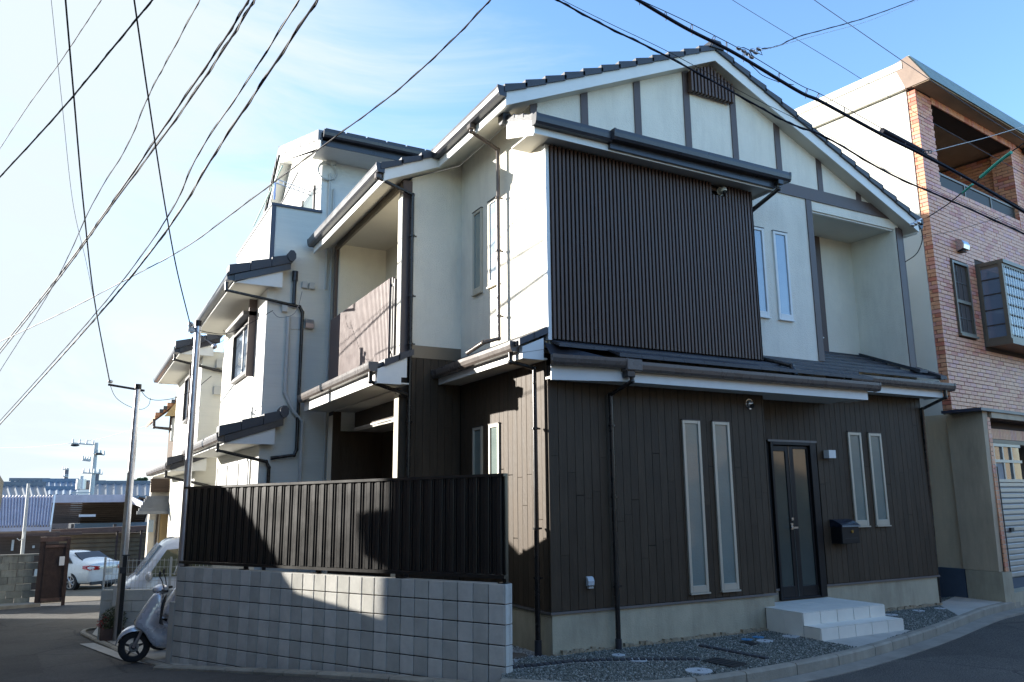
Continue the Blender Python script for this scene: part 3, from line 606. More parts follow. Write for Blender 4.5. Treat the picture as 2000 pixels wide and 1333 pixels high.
for c in (1.86,1.36): slit('y',0,c,4.61,5.85,w=.29,lit='frost' if c>1.5 else 'frostL'); slit('y',0,c,.80,2.71,w=.29)
# entrance door
D=MB(); D.box(3.90,3.945,YR-.03,YR+.09,.32,2.515); D.box(4.705,4.83,YR-.03,YR+.09,.32,2.515); D.box(3.945,4.705,YR-.03,YR+.09,2.47,2.515); D.box(3.945,4.705,YR-.02,YR+.09,.32,.345)
D.build('door_frame','blk',H,.004)
D=MB(); D.box(3.95,3.985,YR+.01,YR+.05,.345,2.46); D.box(4.22,4.385,YR+.01,YR+.05,.345,2.46); D.box(4.665,4.70,YR+.01,YR+.05,.345,2.46); D.box(3.985,4.22,YR+.01,YR+.05,2.38,2.46); D.box(4.385,4.665,YR+.01,YR+.05,2.42,2.46); D.box(3.985,4.22,YR+.01,YR+.05,.345,.50);D.box(4.385,4.665,YR+.01,YR+.05,.345,.49)
dr=D.build('door','blk',H,.003)
D=MB(); D.box(3.985,4.22,YR+.024,YR+.034,.50,2.38); D.box(4.385,4.665,YR+.024,YR+.034,.49,2.42); D.build('pane','dglass2',dr)
D=MB(); D.box(4.285,4.29,YR+.004,YR+.01,.345,2.46); D.build('leaf_joint','dglass',dr)
D=MB(); D.box(4.225,4.265,YR-.004,YR+.01,1.27,1.36); D.cyl((4.245,YR-.004,1.30),(0,-1,0),.012,.05,10); D.box(4.17,4.30,YR-.06,YR-.045,1.288,1.312); D.cyl((4.245,YR+.0,1.42),(0,-1,0),.022,.02,12); D.build('handle','chrome',dr)
# doorstep
S=thing('doorstep','two pale tiled steps before the glass entrance door','steps',(4.0,-.3,0))
b=MB(); b.box(3.285,4.82,-.605,YR,-.05,.303); b.box(3.285,4.82,-.865,-.605,-.05,.153); b.build('step_core','grout',S)
def tiles(x0,x1,n,fn):
    w_=(x1-x0)/n
    for i in range(n): fn(x0+i*w_+.004,x0+(i+1)*w_-.004)
for (y,z0,z1) in ((-.605,.158,.306),(-.865,.0,.156)):
    tiles(3.28,4.826,5,lambda a,c:piece('step_tile','steptile',S,T((a+c)/2,y-.004,(z0+z1)/2),(c-a,.008,z1-z0),.001))
for (y0,y1,z,n) in ((-.605,YR-.03,.306,3),(-.865,-.61,.156,1)):
    dy=(y1-y0)/n
    for j in range(n): tiles(3.28,4.826,5,lambda a,c:piece('step_tile','steptile',S,T((a+c)/2,y0+(j+.5)*dy,z+.004),(c-a,dy-.008,.008),.001))
for (y0,y1,z0,z1) in ((-.605,-.30,.0,.304),(-.30,.0,.0,.304),(-.865,-.61,.0,.152)):
    piece('step_tile','steptile',S,T(3.281,(y0+y1)/2,(z0+z1)/2),(.008,y1-y0-.003,z1-z0),.001); piece('step_tile','steptile',S,T(4.825,(y0+y1)/2,(z0+z1)/2),(.008,y1-y0-.003,z1-z0),.001)
# fittings on the house
Lp=thing('wall_lamp','small white cube lamp on the dark siding right of the door','lamp',(5.08,YR,2.35))
b=MB(); b.box(5.0,5.15,YR-.115,YR-.012,2.29,2.41); b.build('lamp_body','white',Lp,.004); b=MB(); b.box(5.03,5.12,YR-.012,YR+.002,2.31,2.39); b.build('mounting_plate','chrome',Lp)
Mb=thing('letter_box','black letter box with curved lid and brass lock right of the door','letter box',(5.25,YR,1.1))
b=MB(); b.box(5.03,5.40,YR-.20,YR+.002,1.055,1.31); b.build('box_body','blk',Mb,.006)
b=MB(); n=8; b.loft([[(x,YR-.225+.0,1.29),(x,YR-.22,1.315)]+[(x,YR-.22+.22*t/6,1.315+.085*math.sin(math.pi/2*t/6)) for t in range(1,7)]+[(x,YR,1.29)] for x in (5.02,5.41)]); b.build('lid',mat('blue_black_lid',(.014,.018,.03),.2),Mb)
b=MB(); b.cyl((5.245,YR-.20,1.225),(0,-1,0),.022,.012,14); b.build('lock',mat('brass',(.45,.32,.10),.3,metal=1),Mb)
b=MB(); b.box(5.07,5.36,YR-.206,YR-.2,1.125,1.133); b.build('door_seam','dplast',Mb)
V=thing('round_vent','round steel vent hood on dark siding above the tall windows','vent',(3.22,0,2.98))
b=MB(); b.cyl((3.22,-.002,2.985),(0,-1,0),.072,.014,24); b.build('flange','chrome',V)
b=MB(); b.sphere((3.22,-.016,2.985),.058,14,9,sy=.8); b.build('hood','chrome',V); b=MB(); b.cyl((3.22,-.055,2.955),(0,-.8,-.5),.036,.012,14); b.build('opening','blk',V)
V=thing('round_vent','small pale vent hood tucked in the notch of the brown lattice','vent',(3.05,-.02,5.99)); b=MB(); b.sphere((2.93,-.06,6.02),.055,12,8,sy=1.2); b.build('hood','alu',V); b=MB(); b.cyl((2.93,.0,6.02),(0,-1,0),.065,.02,18); b.build('flange','alu',V); b=MB(); b.cyl((2.93,-.09,5.985),(0,-.6,-.8),.035,.012,12); b.build('opening','blk',V)
Oc=thing('outdoor_socket','white weatherproof socket cover low on the dark siding','socket',(.51,0,.78)); b=MB(); b.prism([(.47,-.002,.74),(.47,-.05,.75),(.47,-.055,.80),(.47,-.03,.84),(.47,-.002,.85)],(.085,0,0)); b.build('cover','disc',Oc,.003); b=MB(); b.box(.48,.545,-.045,-.004,.715,.738); b.build('plug_recess','pad',Oc)
# covers, grates and setts in the gravel
for i,(px,py,r,m,lb) in enumerate([(1208,1279.5,.075,'disc','small oval white cover by the black downpipe foot'),(1246,1289,.105,'disc','white round inspection cover beside the row of dark setts'),(1365,1310,.135,'disc','largest white round cover nearest the kerb'),(1545,1243,.105,'disc','white round cover in gravel left of the tiled steps'),(1494,1252,.10,'disc','white round cover right beside two blue covers'),(1459,1249,.07,'blue','blue round cover left of its blue pair'),(1481,1244.5,.07,'blue','blue round cover farther from the kerb, beside white cover'),(1741,1201,.09,'disc','white round cover just right of the tiled steps'),(1794,1193,.085,'disc','white round cover midway between steps and house end'),(1836,1188.5,.08,'disc','white round cover by the right end of the dark house')]):
    g=G(px,py,.03); c=thing('inspection_cover',lb,'cover',(g.x,g.y,.0),'round covers set in the gravel')
    b=MB(); b.cyl((g.x,g.y,-.02),(0,0,1),r,.052,28); b.build('lid',m,c); b=MB(); b.cyl((g.x,g.y,.0325),(0,0,1),r*.12,.004,12); b.build('lift_stud','gut_dark',c)
for (a,c,lb) in (((1390,1294),(1445,1297),'large dark drain grate in the gravel near the kerb'),((1474,1254),(1484,1259),'small dark grate beneath the two blue covers')):
    q=[G(1370,1291,.03),G(1398,1285,.03),G(1460,1297,.03),G(1434,1305,.03)] if a[0]==1390 else [G(1444,1254,.03),G(1460,1252,.03),G(1484,1258,.03),G(1468,1260,.03)]
    gr=thing('drain_grate',lb,'drain grate',(q[0].x,q[0].y,.0)); b=MB(); b.prism([(p.x,p.y,.0) for p in q],(0,0,.034)); b.build('frame','dplast',gr)
    for i in range(6 if a[0]==1390 else 3):
        t0=(i+.3)/(6 if a[0]==1390 else 3); t1=t0+.08; p=[q[0].lerp(q[3],t0),q[0].lerp(q[3],t1),q[1].lerp(q[2],t1),q[1].lerp(q[2],t0)]; b=MB(); b.prism([(v.x,v.y,.034) for v in p],(0,0,.004)); b.build('bar','blk',gr)
g=G(1010,1283,.0); c=thing('inspection_cover','brown round manhole lid in pale gravel between wall and house','cover',(g.x,g.y,0)); b=MB(); b.cyl((g.x-.05,g.y,-.01),(0,0,1),.16,.03,28); b.build('lid',mat('rusty_lid',(.12,.10,.075),.8,dirt=.3),c)
def setts(pp,lb,n,sz):
    q=[G(px,py,.03) for px,py in pp]; r=thing('sett_edging',lb,'stone edging',(q[0].x,q[0].y,0))
    L_=[0]; 
    for a,c in zip(q,q[1:]): L_.append(L_[-1]+(c-a).length)
    b=MB()
    for i in range(n):
        s=L_[-1]*(i+.5)/n; k=max(j for j in range(len(L_)) if L_[j]<=s); k=min(k,len(q)-2); t=(s-L_[k])/(L_[k+1]-L_[k]); p=q[k].lerp(q[k+1],t); d=(q[k+1]-q[k])
        X=T(p.x,p.y,.012)@RZ(math.atan2(d.y,d.x)+random.uniform(-.05,.05)); piece('sett','sett',r,X,(L_[-1]/n-.015,sz,.075),.008)
    for a,c in zip(q,q[1:]):
        t=(c-a).normalized(); nn=Vector((-t.y,t.x,0))*sz*.55; b.prism([a+nn+Vector((0,0,-.02)),a-nn+Vector((0,0,-.02)),c-nn+Vector((0,0,-.02)),c+nn+Vector((0,0,-.02))],(0,0,.018))
    b.build('mortar_bed','pad',r)
setts([(985,1306),(1045,1301),(1112,1293),(1180,1290),(1260,1289),(1368,1289)],'row of dark stone setts running from the block wall end along the gravel',30,.085)
setts([(1366,1262),(1420,1272),(1500,1288)],'short slanting row of dark setts behind the large drain grate',9,.07)

for i,(px,py,sz,m,lb) in enumerate([(1493,1299,.05,'terra','dry yellow leaf lying on the dark asphalt of the right road'),(1438,1308,.022,'paper','tiny white scrap of paper beside the kerb gutter')]):
    g=G(px,py,-.095); c=thing('dry_leaf' if i==0 else 'paper_scrap',lb,'leaf' if i==0 else 'scrap',(g.x,g.y,g.z)); b=MB(); q=[Vector((g.x-sz,g.y,-.085)),Vector((g.x-sz*.2,g.y-sz*.5,-.075)),Vector((g.x+sz,g.y,-.083)),Vector((g.x+sz*.1,g.y+sz*.5,-.07))]; b.prism(q,(0,0,.003)); b.build('blade' if i==0 else 'sheet',m,c)
# ---------------- block wall and metal fence ----------------
def FX(s,n,z):   # along wall, towards street, up
    p=F0+FD*s+FN*n; return Vector((p.x,p.y,z))
FROT=RZ(math.atan2(FD.y,FD.x))
FL=5.66
def wtop(s): return .882-.048*s/FL
W=thing('block_wall','low grey concrete block wall with two tone faces carrying the dark metal fence','wall',(-2.1,2,-.2))
b=MB(); b.prism([FX(.006,.0,-.8),FX(FL,.0,-.8),FX(FL,0,wtop(FL)-.006),FX(.006,0,wtop(0)-.006)],FN*-.11); b.build('wall_core','mortar',W)
hw=FL/28; rows=8
for r_ in range(rows):
    for i in range(28):
        s0=i*hw; sc_=s0+hw/2; zt=wtop(sc_)-r_*.2; zb=zt-.192
        if zt<gz(FX(sc_,0,0).y)-.02: continue
        even=i%2==0; w_=hw-(.007 if even else .012)
        p=FX(sc_-(.001 if even else -.001),.004,(zt+zb)/2)
        pc=piece('block','blockB' if (i+0)%2==0 else 'blockA',W,T(p.x,p.y,p.z)@FROT,(w_,.022 if even else .02,.189),.005)
    zt=wtop(0)-r_*.2
    p=FX(-.004,-.047,zt-.096); 
    for (n0,n1) in ((-.075,-.052),(-.05,.012),(-.108,-.077)):
        p=FX(-.006,(n0+n1)/2,zt-.096); piece('block','blockB',W,T(p.x,p.y,p.z)@FROT,(.02,n1-n0-.002,.192),.003)
# cap course top
b=MB(); b.prism([FX(-.012,.012,wtop(0)-.0058),FX(FL,.012,wtop(FL)-.0058),FX(FL,-.108,wtop(FL)-.0058),FX(-.012,-.108,wtop(0)-.0058)],(0,0,.006)); b.build('wall_top','blockB',W)
b=MB(); b.prism([FX(FL+.004,.02,-.75),FX(FL+.12,.02,-.75),FX(FL+.12,.02,.35),FX(FL+.004,.02,.35)],FN*-.13); b.build('end_pier','pad',W)
FE=thing('metal_fence','tall dark metal fence of ribbed slats standing on the grey block wall','fence',(-2.1,2,.9))
fz0=lambda s:.95-.01*s; fz1=lambda s:2.003-.010*s
s=.05; k=0; pat=[(.058,.030),(.020,.022),(.020,.014),(.020,.022)]
while s<FL-.08:
    for wd,dp in pat:
        if s+wd>FL-.04: s=FL; break
        p=FX(s+wd/2,-.035+dp/2,(fz0(s)+.02+fz1(s)-.03)/2)
        piece('fence_slat','fence',FE,T(p.x,p.y,p.z)@FROT,(wd,dp,1.0),.003 if wd>.03 else 0); s+=wd+.010
    k+=1
b=MB(); b.prism([FX(.02,-.045,.98),FX(FL-.04,-.045,.93),FX(FL-.04,-.045,1.93),FX(.02,-.045,1.99)],FN*.005); b.build('backing_sheet','fence',FE)
b=MB(); b.prism([FX(.0,.012,fz1(0)-.03),FX(FL-.02,.012,fz1(FL)-.03),FX(FL-.02,.012,fz1(FL)),FX(0,.012,fz1(0))],FN*-.075); b.prism([FX(.0,.012,fz0(0)-.015),FX(FL-.02,.012,fz0(FL)-.015),FX(FL-.02,.012,fz0(FL)+.02),FX(0,.012,fz0(0)+.02)],FN*-.075); b.build('fence_rail','fence',FE)
for s in (.03,1.45,2.85,4.25,FL-.08):
    b=MB(); b.prism([FX(s,-.065,wtop(s)),FX(s+.045,-.065,wtop(s)),FX(s+.045,-.065,fz1(s)),FX(s,-.065,fz1(s))],FN*-.045); b.build('fence_post','fence',FE)
    b=MB(); b.prism([FX(s-.03,-.015,wtop(s)),FX(s+.07,-.015,wtop(s)),FX(s+.07,-.015,wtop(s)+.012),FX(s-.03,-.015,wtop(s)+.012)],FN*-.085); b.build('base_plate','blk',FE)
# ---------------- brick building on the right ----------------
BR=thing('brick_building','three storey building with orange brick tile front, balcony opening and plain beige side wall','building',(8.7,.6,0))
ba=R(7.5); BX=T(8.72,.60,0)@RZ(ba)      # local: x along front, y depth, z up
def bb(): return MB(BX)
b=bb(); b.box(.02,9,.02,.5,3.14,7.30); b.box(.02,.60,.02,.4,7.3,9.45); b.box(4.08,9,.02,.4,7.3,9.45); b.box(.6,4.08,.02,.4,9.28,9.45); b.box(.1,9,.5,9,0,7.29); b.box(.02,9,2.3,9,7.3,9.45); b.box(.35,.55,.4,2.3,7.3,9.4); b.box(4.2,4.4,.4,2.3,7.3,9.4); b.build('front_core','bmortar',BR)
b=bb(); b.box(-.03,.0,.165,14,3.14,9.42); b.build('side_wall','wrender',BR)
b=bb(); b.box(-.035,.0,.02,14,.50,3.139); b.build('lower_side_wall','beige',BR)
b=bb(); b.box(-.10,.0,.139,14,3.14,6.6) if 0 else None
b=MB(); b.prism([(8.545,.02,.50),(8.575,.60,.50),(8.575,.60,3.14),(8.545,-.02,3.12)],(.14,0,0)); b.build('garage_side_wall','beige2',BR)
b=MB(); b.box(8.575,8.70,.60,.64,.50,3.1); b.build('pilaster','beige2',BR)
b=MB(); b.box(8.56,8.70,.62,8,-.02,.50); b.build('blue_plinth','bluegrey',BR)
b=MB(); b.prism([(8.535,-.03,-.05),(8.55,.60,-.05),(8.80,.60,-.05),(8.80,-.03,-.05)],(0,0,.545)); b.build('pillar_plinth','conc',BR)
b=bb(); b.box(-.13,.02,.14,14,9.85,10.0); b.box(-.11,9,.14,14,9.43,9.84); b.build('parapet','wrender',BR)
# mansard eave
b=bb(); b.prism([(-.12,-.34,9.42),(-.12,.12,9.42),(-.12,.32,10.0),(-.12,.02,10.06)],(.02,0,0)); b.build('eave_end','coppere',BR)
for i in range(19):
    x0=-.10+i*.46; b=bb(); b.prism([(x0+.006,-.34,9.425),(x0+.006,-.36,9.425),(x0+.006,.0,10.08),(x0+.006,.03,10.05)],(.448,0,0)); b.build('copper_panel','copper',BR)
b=bb(); b.prism([(-.098,-.335,9.43),(-.098,.10,9.43),(-.098,.30,10.0),(-.098,.03,10.03)],(9,0,0)); b.build('eave_core','copper',BR)
b=bb(); b.box(-.098,9,-.33,.0,9.405,9.425); b.build('eave_soffit','esoffit',BR)
b=bb(); b.box(.6,4.2,.4,2.3,9.29,9.34); b.build('balcony_ceiling','esoffit',BR); b=bb(); b.box(.55,4.2,.3,2.3,7.25,7.3); b.build('balcony_floor','esoffit',BR)
bl=thing('ceiling_lamp','pale box lamp on the brown ceiling of the brick balcony','lamp',tuple(BX@Vector((1.1,.9,9.2)))); b=bb(); b.box(.95,1.25,.8,.92,9.20,9.285); b.build('lamp_cover','blind',bl,.01); b=bb(); b.box(.85,.94,.8,.92,9.22,9.288); b.build('lamp_base','dplast',bl)
b=bb(); b.box(.61,4.07,.08,.12,7.86,7.90); b.box(.61,4.07,.08,.12,7.52,7.55)
for x in (.62,1.75,2.9,4.03): b.box(x,x+.04,.08,.12,7.3,7.86)
b.build('balcony_handrail','bronze',BR)
b=bb(); b.box(.64,4.03,.098,.104,7.56,7.85); b.build('balcony_panel','drail',BR)
# brick tiles
BW,BH,BJ=.222,.066,.010
cells=[]   # (x0,x1,z0,z1,axis,y)
def course(x0,x1,zlo,zhi,y,axis='x',holes=(),z00=3.16):
    n=int((zhi-z00)/(BH+BJ)); 
    for r_ in range(n+1):
        z=z00+r_*(BH+BJ)
        if z<zlo-.001 or z+BH>zhi: continue
        off=(BW+BJ)/2 if r_%2 else 0; x=x0-off
        while x<x1:
            a,c=max(x,x0),min(x+BW,x1)
            spans=[(a,c)]
            for (h0,h1,g0,g1) in holes:
                if z+BH>g0 and z<g1:
                    ns=[]
                    for (p,q) in spans:
                        if q<=h0 or p>=h1: ns.append((p,q))
                        else:
                            if p<h0: ns.append((p,h0))
                            if q>h1: ns.append((h1,q))
                    spans=ns
            for (p,q) in spans:
                if q-p>.02: cells.append((p,q,z,z+BH,axis,y))
            x+=BW+BJ
holes=[(.58,1.26,4.64,6.10),(1.60,6,4.50,6.22),(.60,4.08,7.62,9.26)]
course(.0,6.2,3.16,9.40,.0,'x',holes)
course(.0,.16,3.16,9.40,0,'s')
course(4.08,4.45,7.62,9.26,2.28,'x'); course(.62,4.08,7.3,9.26,2.28,'x'); 
course(.42,2.28,7.3,9.26,4.16,'t'); course(.0,.42,7.3,9.26,4.055,'t')
def bcam(c):
    p,q,z0,z1,ax,y=c
    if ax=='x': pt=BX@Vector(((p+q)/2,y,z0))
    elif ax=='s': pt=BX@Vector((0,(p+q)/2,z0))
    else: pt=BX@Vector((y,(p+q)/2,z0))
    v=pt-CAM; zc=v.dot(FW); return 1000+FPX*v.dot(RT)/zc, 666.5-FPX*v.dot(UP)/zc, zc
ev=[]
for c in cells:
    px,py,zc=bcam(c)
    if px<2040 and py>-50: ev.append((zc,c))
ev.sort(key=lambda t:t[0])
def cellbox(b,c):
    p,q,z0,z1,ax,y=c; t=.014+random.uniform(-.002,.002)
    if ax=='x': b.box(p,q-.0,y-t+.02,y+.021,z0,z1)
    elif ax=='s': b.box(-t+.02-.02,.021,p,q,z0,z1)
    else: b.box(y-.0,y+.02,p,q,z0,z1)
near=[c for z,c in ev if c[4]=='x' and c[5]==0][:288]; ns=set(near)
for c in near:
    p,q,z0,z1,ax,y=c; X=BX@T((p+q)/2,y+.012+random.uniform(-.002,.002),(z0+z1)/2); piece('brick','brick',BR,X,(round(q-p,3),.018,BH),.002)
b=bb(); bm_=[c for z,c in ev if c not in ns]
for c in bm_: cellbox(b,c)
o=b.build('brick_facing','brick',BR); o['kind']='stuff'
# lintel of upright bricks over the balcony opening
b=bb(); x=.6
while x<4.3: b.box(x,x+.062,-.006,.02,9.06+.2,9.40); x+=.071
b.build('upright_brick_lintel','brick',BR)['kind']='stuff'
# sash window
def bwin(x0,x1,z0,z1):
    f=bb(); t=.045
    f.box(x0,x0+t,-.03,.05,z0,z1); f.box(x1-t,x1,-.03,.05,z0,z1); f.box(x0+t,x1-t,-.03,.05,z1-t,z1); f.box(x0+t,x1-t,-.03,.05,z0,z0+t); zm=z0+(z1-z0)*.45; f.box(x0+t,x1-t,-.02,.05,zm-.03,zm+.03); f.box(x0-.02,x1+.02,-.06,.0,z0-.04,z0)
    fr=f.build('window_frame','bronze',BR)
    for (a,c) in ((z0+t,zm-.03),(zm+.03,z1-t)):
        g=bb(); g.box(x0+t,x1-t,.028,.034,a,c); g.build('pane','wing',fr)
        for k in (1,2):
            g=bb(); xx=x0+t+(x1-x0-2*t)*k/3; g.box(xx-.008,xx+.008,.012,.027,a,c); g.build('glazing_bar','dwin',fr)
        g=bb(); g.box(x0+t,x1-t,.010,.026,(a+c)/2-.008,(a+c)/2+.008); g.build('glazing_bar','dwin',fr)
bwin(.60,1.24,4.66,6.08)
# projecting bay window
f=bb(); x0,x1,d=1.66,5.6,-.45; z0,z1=4.62,6.10
f.box(x0,x1,d-.03,.02,z1,z1+.07); f.box(x0,x1,d-.02,.02,z0-.10,z0)
for (a,c) in ((x0+.0,x0+.07),): f.box(a,c,d,d+.07,z0,z1)
f.box(x0,x0+.05,-.05,.02,z0,z1); f.box(x0+.02,x0+.03,d+.07,-.05,z0,z0+.06); f.box(x0+.02,x0+.03,d+.07,-.05,z1-.06,z1)
for x in (2.9,4.2,5.5): f.box(x,x+.06,d,d+.05,z0,z1)
f.box(x0+.07,x1,d,d+.05,z0,z0+.05); f.box(x0+.07,x1,d,d+.05,z1-.05,z1)
bf=f.build('bay_window_frame','bronze',BR)
g=bb(); g.box(x0+.022,x0+.028,d+.07,-.05,z0+.06,z1-.06); g.box(x0+.07,x1,d+.03,d+.036,z0+.05,z1-.05); g.build('pane','wing',bf)
for i in range(7):
    z=z0+.08+i*.2; g=bb(); g.box(x0+.07,x1,d+.004,d+.016,z-.010,z+.010); g.build('glazing_bar','dwin',bf)
for i in range(30):
    x=x0+.10+i*.11; g=bb(); g.box(x-.008,x+.008,d-.004,d+.003,z0+.05,z1-.05); g.build('glazing_bar','alu',bf)
for i in range(4):
    z=z0+.3+i*.3; g=bb(); g.box(x0+.008,x0+.02,d+.07,-.05,z-.010,z+.010); g.build('glazing_bar','dwin',bf)
for i in range(24):
    z=z0+.08+i*.058; g=bb(); g.box(x0+.04,x0+.05,d+.08,-.06,z,z+.03); g.build('blind_slat','blind',bf)
v=thing('vent_hood','silver vent hood on the brick front above the sash window','vent',tuple(BX@Vector((1.0,0,6.4)))); b=bb(); b.prism([(.90,.02,6.30),(.90,-.13,6.33),(.90,-.15,6.42),(.90,-.12,6.50),(.90,-.05,6.54),(.90,.02,6.54)],(.24,0,0)); b.build('hood','chrome',v,.01); b=bb(); b.box(.93,1.11,-.10,-.0,6.295,6.302); b.build('opening','blk',v)
b=bb(); b.tube([(4.75,-.10,9.35),(4.75,-.10,3.2)],.045,10); b.build('downpipe','bronze',BR)
b=bb(); b.box(4.66,4.86,-.2,-.02,9.28,9.42); b.build('hopper','dplast',BR,.01)
# garage front (slightly forward)
GXX=T(8.66,-.02,0)@RZ(ba)
def gb(): return MB(GXX)
b=gb(); b.box(.0,6,.03,.6,3.0,3.12); b.box(0,.08,.03,.5,.5,3.0); b.box(.36,6,.25,.3,2.6,3.0); b.build('garage_core','bmortar',BR)
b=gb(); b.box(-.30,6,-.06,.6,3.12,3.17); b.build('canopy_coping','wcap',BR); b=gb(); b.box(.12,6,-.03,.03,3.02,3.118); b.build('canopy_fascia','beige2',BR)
for r_ in range(35):
    z=.5+r_*.0725; 
    b=gb(); b.box(-.0,.115,.0,.02,z,z+.063); b.build('pier_brick','brick',BR)
    b=gb(); b.box(.12,.135,.03,.2,z,z+.063); b.box(.14,.26,.20,.215,z,z+.063) if r_<33 else None; b.build('pier_brick','brick',BR)
b=gb(); x=.27
while x<4: b.box(x,x+.05,.235,.25,2.70,2.88); x+=.058
b.build('upright_brick_lintel','brick',BR)['kind']='stuff'
b=gb(); b.box(.25,4,.21,.26,2.62,2.69); b.build('garage_head','dwin',BR)
gd=gb(); 
for x in (.27,.62,.97,1.32): gd.box(x,x+.05,.225,.25,1.98,2.62)
for z in (1.95,2.29,2.57): gd.box(.27,1.7,.215,.245,z,z+.05)
ga=gd.build('garage_door','shutter',BR)
g=gb(); g.box(.27,1.7,.25,.255,1.98,2.6); g.build('pane','dglass',ga)
g=gb(); g.box(.34,.60,.240,.2485,1.99,2.28); g.box(.69,.95,.240,.2485,1.99,2.28); g.box(.34,.52,.240,.2485,2.34,2.57); g.build('curtain','curtain',ga)
for i in range(17):
    z=.34+i*.095; g=gb(); g.prism([(.26,.24,z),(.26,.225,z+.02),(.26,.225,z+.075),(.26,.24,z+.09)],(1.6,0,0)); g.build('shutter_slat','shutter',ga)
g=gb(); g.box(.85,.97,.19,.225,1.10,1.17); g.build('handle','dplast',ga)
b=gb(); b.tube([(.13,-.01,2.2),(.14,-.01,.35)],.010,6); b.build('conduit','dwin',BR)
b=gb(); b.box(.05,6,-.02,.6,-.05,.16); b.build('garage_sill','conc',BR)
b=gb(); b.box(.13,6,.25,.6,.16,.33); b.build('garage_threshold','bluegrey',BR)
# ---------------- three storey white house behind ----------------
H2=thing('white_house','tall white lap sided house with third floor terrace and black tile eaves','house',(-1.5,6.5,-.5))
Y2,XL=6.28,-2.05; YE=11.0
b=MB(); b.box(XL,1.1,Y2,YE,-1,5.6); b.box(XL,XL+.12,Y2,9.9,5.6,7.08); b.box(XL+.12,-1.15,Y2,Y2+.12,5.6,7.08); b.build('wall','wsiding2',H2)
b=MB(); b.box(-1.17,1.1,Y2+.004,9.9,5.6,8.30); b.prism([(-1.17,Y2+.004,8.30),(-1.17,9.9,8.30),(-1.17,9.1,9.15)],(2.27,0,0)); b.build('third_floor_wall','wsiding',H2)
for i in range(36):
    z=2.0+i*.15
    if z<7.0: piece('lap_board','wsiding',H2,T(XL-.006,(Y2+YE)/2,z+.075),(.012,YE-Y2-.02,.146)) if z<5.4 else piece('lap_board','wsiding',H2,T(XL-.006,(Y2+9.9)/2,z+.075),(.012,9.9-Y2-.02,.146))
b=MB(); b.box(XL-.03,-1.14,Y2-.03,Y2+.14,7.08,7.13); b.box(XL-.03,XL+.14,Y2+.14,9.9,7.08,7.13); b.box(XL-.022,XL+.06,Y2-.018,Y2-.002,5.55,7.08); b.build('parapet_coping','wcap',H2)
# third floor roof : ridge along X, near and far slopes
YA,YRg,YD=5.60,9.1,10.4; ZA,ZRg=8.28,9.38
def z3(y): return ZA+(ZRg-ZA)*(y-YA)/(YRg-YA) if y<YRg else ZRg-(y-YRg)*.78
b=MB(); b.prism([(-1.38,YA,z3(YA)),(-1.38,YRg,ZRg),(-1.38,YD,z3(YD)),(-1.38,YD,z3(YD)+.1),(-1.38,YRg,ZRg+.1),(-1.38,YA,z3(YA)+.1)],(2.7,0,0)); b.build('roof','tile',H2)
b=MB(); b.prism([(-1.40,YA,z3(YA)-.2),(-1.40,YRg,ZRg-.2),(-1.40,YD,z3(YD)-.2),(-1.40,YD,z3(YD)),(-1.40,YRg,ZRg),(-1.40,YA,z3(YA))],(.02,0,0)); b.prism([(-1.38,YA+.02,8.14),(-1.38,Y2,8.14),(-1.38,Y2,8.16),(-1.38,YA+.02,8.16)],(2.68,0,0)); b.prism([(-1.38,Y2-.3,8.14),(-1.38,YRg,ZRg-.22),(-1.38,YD,z3(YD)-.22),(-1.38,YD,z3(YD)-.2),(-1.38,YRg,ZRg-.2),(-1.38,Y2-.3,8.16)],(.22,0,0)); b.build('barge_board','white',H2)
for i in range(10):
    y0=YA+.0+i*(YRg-YA)/10; y1=y0+(YRg-YA)/10-.035; b=MB(); b.prism([(-1.44,y0,z3(y0)-.05),(-1.44,y1,z3(y1)-.05),(-1.44,y1,z3(y1)+.15),(-1.44,y0,z3(y0)+.15)],(.25,0,0)); b.build('verge_tile',mat('pale_glazed_tile',(.22,.22,.23),.35,var=.1) if i==0 else vt_,H2)
    if i==0: vt_=bpy.data.materials['pale_glazed_tile']
for i in range(9):
    y0=YRg+i*(YD-YRg)/9; y1=y0+.25; b=MB(); b.prism([(-1.44,y0,z3(y0)-.04),(-1.44,y1,z3(y1)-.04),(-1.44,y1,z3(y1)+.11),(-1.44,y0,z3(y0)+.17)],(.2,0,0)); b.build('verge_tile','tile',H2)
gutter((-1.36,YA-.01,8.40),(1.3,YA-.01,8.40),.12,.13,'gut_dark',H2)
b=MB(); b.box(-1.36,1.3,YA,YA+.02,8.14,8.38); b.build('dark_fascia','gut_dark',H2)
for i in range(6):
    x=-1.3+i*.4; b=MB(); b.box(x,x+.37,YA+.02,YA+.3,8.42,8.50); b.build('roof_tile','tile',H2)
